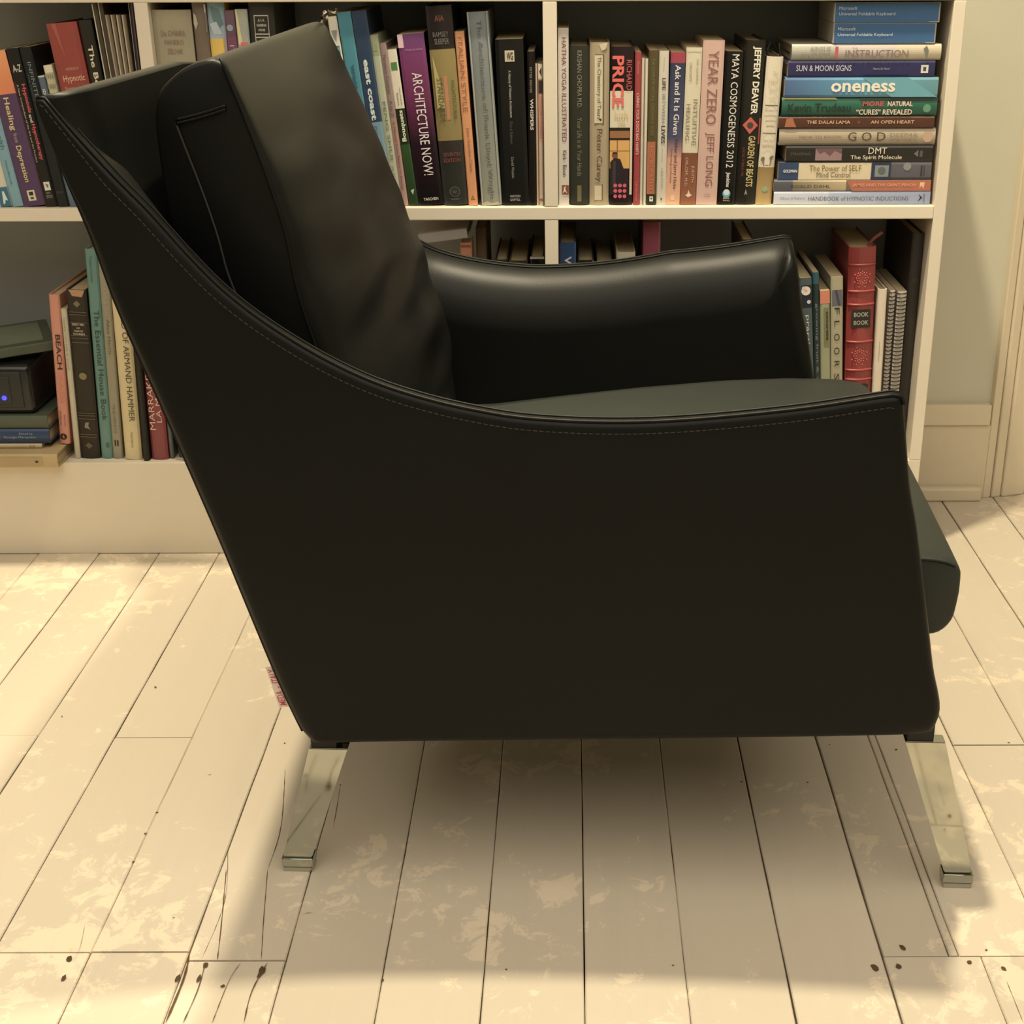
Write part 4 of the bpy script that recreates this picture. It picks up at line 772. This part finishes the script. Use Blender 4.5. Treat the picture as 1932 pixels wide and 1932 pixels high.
def width_at(i):
    p, nn = OUT[i], NRM[i]; best = 1.0
    for j in range(NO):
        if min((j - i) % NO, (i - j) % NO) < 4: continue
        q = OUT[j] - p; t = q.dot(nn)
        if t > .002 and abs(q.x * nn.y - q.y * nn.x) < .008: best = min(best, t)
    return best
WID = [min(.2, width_at(i)) for i in range(NO)]
WID = [min(WID[(i + k) % NO] for k in range(-3, 4)) for i in range(NO)]
for _ in range(40): WID = [(WID[i - 1] + WID[i] + WID[(i + 1) % NO]) / 3 for i in range(NO)]
TOPW = []
for i in range(NO):
    t = NRM[i]; w_ = max(0, min(1, (-t.y - .25) / .3)) if OUT[i].y > .45 and OUT[i].x < .262 else 0
    TOPW.append(w_)
sm = TOPW[:]
for _ in range(4): sm = [(sm[i - 1] + sm[i] * 2 + sm[(i + 1) % NO]) / 4 for i in range(NO)]
TOPW = sm
PROF_T = [(.020, 0), (.012, 0), (.006, .0006), (.0012, .003), (0, .008), (.001, .016), (.005, .027), (.013, .040), (.027, .053), (.047, .063), (.072, .070), (.10, .072)]
PROF_E = [(.020, 0), (.014, 0), (.008, .001), (.003, .004), (.0006, .010), (0, .022), (0, .040), (.0006, .056), (.003, .064), (.010, .070), (.016, .072), (.022, .072)]
def side_panel(sign):
    vs = []; fs = []; K = len(PROF_T)
    for k in range(K):
        ring = []; its = []
        for i in range(NO):
            w_ = TOPW[i]; it = PROF_T[k][0] * w_ + PROF_E[k][0] * (1 - w_); y = PROF_T[k][1] * w_ + PROF_E[k][1] * (1 - w_)
            it = min(it, WID[i] * .42 * (it / .10) ** .5 if it > 0 else 0)
            ring.append(OUT[i] + NRM[i] * it); its.append((y, it))
        for _ in range(int(max(0, max(q[1] for q in its) - .006) * 450)):
            nr = []
            for i in range(NO):
                f = min(1, its[i][1] / .02) * .5; nr.append(ring[i] * (1 - f) + (ring[i - 1] + ring[(i + 1) % NO]) * .5 * f)
            ring = nr
        for i in range(NO):
            x, z = ring[i]
            if sign > 0: x, z = x - .028, z - (.034 * max(0, min(1, (.08 - x) / .33)) if z > .3 else 0)
            vs.append((x, sign * (HW - its[i][0]), z))
    for k in range(K - 1):
        for i in range(NO):
            j = (i + 1) % NO; fs.append((k * NO + i, k * NO + j, (k + 1) * NO + j, (k + 1) * NO + i))
    fs.append(tuple(range(NO))); fs.append(tuple((K - 1) * NO + i for i in range(NO))[::-1])
    bm = bmesh.new(); me = mesh_from('t', vs, fs); bm.from_mesh(me)
    caps = [f for f in bm.faces if len(f.verts) > 8]; bmesh.ops.triangulate(bm, faces=caps)
    o = link('side_panel', bm_mesh('side_panel', bm, True), chair, [M_leather])
    # seam piping and stitch row following the top edge
    idx = [i for i in range(NO) if TOPW[i] > .35]
    st = next(i for i in idx if (i - 1) % NO not in idx)
    run = []; i = st
    while i % NO in idx: run.append(i % NO); i += 1
    if OUT[run[0]].y > .75: run = run[1:]
    if OUT[run[-1]].y > .75: run = run[:-1]
    def dfm(x, y, z):
        return (x - .028, y, z - .034 * max(0, min(1, (.08 - x) / .33))) if sign > 0 else (x, y, z)
    for inset, y, r in ((.0003, .0035, .0016), (.0006, .0165, .0013)):
        pts = [dfm(OUT[i].x + NRM[i].x * inset, sign * (HW - y), OUT[i].y + NRM[i].y * inset) for i in run]
        link('piping', tube_me('piping', pts, r, 6), o, [M_leather])
    path = resample([Vector(dfm(OUT[i].x + NRM[i].x * min(.011, WID[i] * .3), sign * (HW + .0002), OUT[i].y + NRM[i].y * min(.011, WID[i] * .3))) for i in run], .0058)
    bm = bmesh.new()
    for a, b_ in zip(path, path[1:]):
        t = (b_ - a); q = a + t * .68; nn = Vector((-t.z, 0, t.x)).normalized() * .0005; yv = Vector((0, sign * .0004, 0))
        v = [bm.verts.new(p) for p in (a + nn, a + yv, a - nn, q + nn, q + yv, q - nn)]
        bm.faces.new((v[0], v[1], v[4], v[3])); bm.faces.new((v[1], v[2], v[5], v[4]))
    s = link('stitching', bm_mesh('stitching', bm), o, [M_thread]); tag(s, kind='stuff')
    return o
near = side_panel(-1); far = side_panel(1)

def loft(name, prof_fn, ys, mat, parent, cap=True, smooth=True):
    vs = []; fs = []; n = None
    for y in ys:
        pr = prof_fn(y); n = len(pr)
        for x, z in pr: vs.append((x, y, z))
    for k in range(len(ys) - 1):
        for i in range(n):
            j = (i + 1) % n; fs.append((k * n + i, k * n + j, (k + 1) * n + j, (k + 1) * n + i))
    if cap: fs.append(tuple(range(n))); fs.append(tuple((len(ys) - 1) * n + i for i in range(n))[::-1])
    bm = bmesh.new(); me = mesh_from('t', vs, fs); bm.from_mesh(me)
    bmesh.ops.triangulate(bm, faces=[f for f in bm.faces if len(f.verts) > 8])
    me2 = bm_mesh(name, bm, smooth)
    o = link(name, me2, parent, [mat]); return o
# back shell
rear = [(-.5165, .822), (-.5135, .800), (-.506, .769), (-.487, .704), (-.471, .632), (-.441, .53), (-.403, .417), (-.384, .343), (-.355, .248), (-.333, .188)]
rear = [Vector((p.x, p.y)) for p in [loc_chair(u, v, -HW) for u, v in [(63, 186), (100, 300), (160, 440), (215, 587), (300, 775), (400, 1003), (455, 1135), (520, 1290), (563, 1380)]]]
R2 = resample(catmull(rear, 6), .02)
def shell_prof(y):
    q_ = max(0, min(1, (y + .358) / .045)); th = .006 + .030 * math.sqrt(max(0, 1 - (1 - q_) ** 2))
    out = []; inn = []
    for i, p in enumerate(R2):
        t = (R2[min(i + 1, len(R2) - 1)] - R2[max(i - 1, 0)]).normalized(); nn = Vector((-t.y, t.x))
        if nn.x < 0: nn = -nn
        out.append(p + nn * .0015); inn.append(p + nn * th)
    a, b_ = out[0], inn[0]; m = (a + b_) / 2; up = Vector((.0, .005))
    cap = [b_ + up * .2, b_ * .75 + a * .25 + up * .85, m + up * 1.0, a * .8 + b_ * .2 + up * .75]
    pts = out[::-1]
    pts = pts + cap[::-1] + inn
    dz = .05 * max(0, min(1, (y + .05) / .35)) ** 1.5
    return [(p.x, p.y - (dz if p.y > .74 else 0) - .004) for p in pts]
loft('back_shell', shell_prof, [-.358, -.357, -.354, -.349, -.342, -.333, -.322, -.305, -.2, -.05, .05, .15, .25, .335], M_leather, chair)

def pillow(name, prof, half, bulge, mat, parent, ny=28, ex=.5, wr=0.0):
    """prof: list of (x,z,nx,nz,amount) closed; bulge grows towards the middle across y"""
    ys = [half * math.sin((k / ny - .5) * math.pi) for k in range(ny + 1)]
    from mathutils import noise as nz
    def fn(y):
        s = abs(y) / half; g = max(0, 1 - s * s) ** ex; e = min(1, (half - abs(y)) / .006)
        rnd = .004 * (1 - math.sqrt(max(0, 1 - (1 - e) ** 2)))
        out = []
        for (x, z, a, c, am) in prof:
            w_ = wr * nz.noise(Vector((x * 9, y * 7, z * 22))) * am / .04 * g if wr else 0
            out.append((x + a * (am * g - rnd + w_), z + c * (am * g - rnd + w_)))
        return out
    return loft(name, fn, ys, mat, parent)
def prep(pts, amounts, step=.012, rad=None):
    V = [Vector(p) for p in pts]
    out = []; N = len(V)
    P = []; A = []
    for i in range(N):
        a, b_ = V[i], V[(i + 1) % N]; m = max(1, round((b_ - a).length / step))
        for k in range(m):
            P.append(a.lerp(b_, k / m)); A.append(amounts[i] + (amounts[(i + 1) % N] - amounts[i]) * k / m)
    for _ in range(2): P = [(P[i - 1] + P[i] * 2 + P[(i + 1) % len(P)]) / 4 for i in range(len(P))]
    area = sum(P[i].x * P[(i + 1) % len(P)].y - P[(i + 1) % len(P)].x * P[i].y for i in range(len(P)))
    for i, p in enumerate(P):
        t = (P[(i + 1) % len(P)] - P[i - 1]).normalized(); nn = Vector((t.y, -t.x)) * (1 if area > 0 else -1)
        out.append((p.x, p.y, nn.x, nn.y, A[i]))
    return out
SH = 0.0
front = [(-.384, .847), (-.365, .795), (-.347, .741), (-.333, .69), (-.325, .64), (-.312, .59), (-.292, .52), (-.272, .44), (-.256, .36)]
ZT_ = .845
back = [(-.33, .345), (-.372, .45), (-.408, .56), (-.431, .64), (-.445, .70), (-.449, .75), (-.451, .792), (-.446, .818), (-.422, .838), (-.400, .846)]
am = [.0, .010, .021, .033, .043, .049, .051, .049, .034] + [0] * 7 + [0, 0, 0]
bcu = pillow('back_cushion', prep(front + back, am, .007), .287, 0, M_leather, chair, wr=.010)
skew = lambda y, z: -(y / .287) * (.005 + .008 * max(0, min(1, (z - .6) / .24)))
for v in bcu.data.vertices: v.co.x += skew(v.co.y, v.co.z)

for y in (-1,):
    yy = y * .2885
    link('seam', tube_me('seam', catmull([(x - .001 + skew(yy, z), yy, z) for x, z in front], 5), .0013, 6), bcu, [M_leather])
    link('seam', tube_me('seam', catmull([(p.x, yy, p.y) for p in [loc_chair(u, v, yy) for u, v in [(331, 231), (352, 285), (385, 370), (412, 450), (432, 522), (470, 610)]]], 5), .0011, 6), bcu, [M_thread])
    for dv in (0, 7):
        link('seam', tube_me('seam', catmull([(p.x, yy - .0005, p.y) for p in [loc_chair(u, v + dv, yy) for u, v in [(332, 226), (380, 214), (426, 199)]]], 5), .0017, 6), bcu, [M_leather])
# crumpled brown tab at the far top corner of the cushion
cr = [loc_chair(u, v, .292) for u, v in [(603, 50), (606, 40), (612, 33), (610, 27), (618, 24), (628, 22), (638, 19)]]
cr = resample(catmull([(p.x, .292 + .006 * ((i % 2) * 2 - 1), p.y) for i, p in enumerate(cr)], 5), .003); vs = []
for i, p in enumerate(cr):
    a = i * .55; r = .0055 * (1 - .4 * i / len(cr)); vs += [p + Vector((r * math.cos(a), r, r * math.sin(a))), p - Vector((r * math.cos(a), r, r * math.sin(a)))]
me = mesh_from('crumpled_tab', vs, [(2 * i, 2 * i + 1, 2 * i + 3, 2 * i + 2) for i in range(len(cr) - 1)], True); ca = me.color_attributes.new('Col', 'FLOAT_COLOR', 'CORNER')
for d_ in ca.data: d_.color = srgb(96, 84, 66)
tag(link('crumpled_tab', me, bcu, [M_cloth]), 'crumpled brown tab')
# seat cushion
seat = [(-.30, .325), (-.19, .330), (-.09, .343), (.02, .356), (.13, .366), (.22, .370), (.29, .370), (.322, .366), (.337, .358), (.337, .33), (.334, .30), (.322, .284), (.29, .280), (.1, .262), (-.1, .25), (-.30, .25)]
sa = [.004, .008, .010, .012, .014, .016, .012, .006, .002, .006, .004, 0, 0, 0, 0, 0]
scu = pillow('seat_cushion', prep(seat, sa, .006), .301, 0, M_seat, chair, wr=.003)
link('piping', tube_me('piping', catmull([(.20, -.3005, .3695), (.29, -.3005, .3692), (.318, -.3005, .3665), (.330, -.2998, .3615)], 6), .0018, 6), scu, [M_seat])
# base between the panels
bx = empty('dummy', (0, 0, 0)); bpy.data.objects.remove(bx)
def crel(name, x0, x1, y0, y1, z0, z1, mat, par, bev, seg=3):
    bm = bmesh.new(); box_bm(bm, x0, x1, y0, y1, z0, z1, bev, seg); return link(name, bm_mesh(name, bm, bev > .003), par, [mat])
crel('front_rail', .255, .29, -.30, .30, .205, .276, M_leather, chair, .008)
crel('base_board', -.30, .285, -.30, .30, .200, .222, M_leather, chair, .004)
# legs
def leg(front_, sy):
    if front_: top = (.289, .330); bot = (.345, .3745); zt = .180
    else: top = (-.333, -.292); bot = (-.3725, -.3405); zt = .157
    yo, yi = -.341, -.325
    o = link('leg', None, chair) if False else None
    bm = bmesh.new(); v = []
    for (a, c), z in ((bot, .017), (top, zt)):
        for x, y in ((a, yo), (c, yo), (c, yi), (a, yi)): v.append(bm.verts.new((x, sy * -y if sy > 0 else y, z)))
    for f in ((0, 1, 5, 4), (1, 2, 6, 5), (2, 3, 7, 6), (3, 0, 4, 7), (0, 3, 2, 1), (4, 5, 6, 7)): bm.faces.new([v[i] for i in f])
    bmesh.ops.bevel(bm, geom=list(bm.edges), offset=.0008, segments=2, affect='EDGES')
    o = link('leg', bm_mesh('leg', bm), chair, [M_chrome]); tag(o, 'polished steel leg')
    ys = sorted((sy * .344, sy * .324))
    bm = bmesh.new(); box_bm(bm, bot[0] - .0012, bot[1] + .0012, ys[0], ys[1], .0065, .0168, .0008); box_bm(bm, bot[0] - .0004, bot[1] + .0004, ys[0], ys[1], .0002, .006, .0008)
    link('foot', bm_mesh('foot', bm), o, [M_chrome])
    zb = .1995 if front_ else .178
    ys = sorted((sy * .339, sy * .31))
    bm = bmesh.new(); box_bm(bm, top[0] + .002, top[1] - .012, ys[0], ys[1], zt - .001, zb, .0005)
    link('spacer', bm_mesh('spacer', bm), o, [M_spacer])
for f in (True, False):
    for s in (-1, 1): leg(f, s)
for x0, x1, z0, z1 in ((.27, .288, .165, .20), (-.29, -.272, .150, .20)):
    crel('cross_bar', x0, x1, -.30, .30, z0 + .03, z1 + .01, M_spacer, chair, .002, 2)
# sewn care tag on the rear edge
ta = loc_chair(501, 1259, -.352); tb_ = loc_chair(527, 1334, -.352); tc = loc_chair(541, 1333, -.352); td = loc_chair(515, 1258, -.352)
ex_ = (td - ta).normalized() * .010
quad = [ta, tb_, tc + ex_, td + ex_]
bm = bmesh.new()
f_ = [bm.verts.new((p.x, -.3525, p.y)) for p in quad]; g_ = [bm.verts.new((p.x, -.3515, p.y)) for p in quad]
bm.faces.new(f_); bm.faces.new(g_[::-1])
for i in range(4): bm.faces.new((f_[i], f_[(i + 1) % 4], g_[(i + 1) % 4], g_[i]))
tg = link('care_tag', bm_mesh('care_tag', bm), chair, [M_tag]); tag(tg, 'white cloth tag lettered in red')
vs, fs = text_geo('MEDA  -  ITALY', .01); dn = (ta - tb_); dr = (td - ta).normalized()
V = []
for a, c in vs:
    p = tb_ + dn * (.05 + .90 * a) + dr * (.0135 - c * .0085 - .0010)
    p = tb_ + dn * (.05 + .90 * a) + dr * (.0015 + (1 - c) * .0075); V.append((p.x, -.3528, p.y))
me = mesh_from('tag_lettering', V, fs); ca = me.color_attributes.new('Col', 'FLOAT_COLOR', 'CORNER')
for d_ in ca.data: d_.color = srgb(190, 30, 40)
link('tag_lettering', me, tg, [M_print])
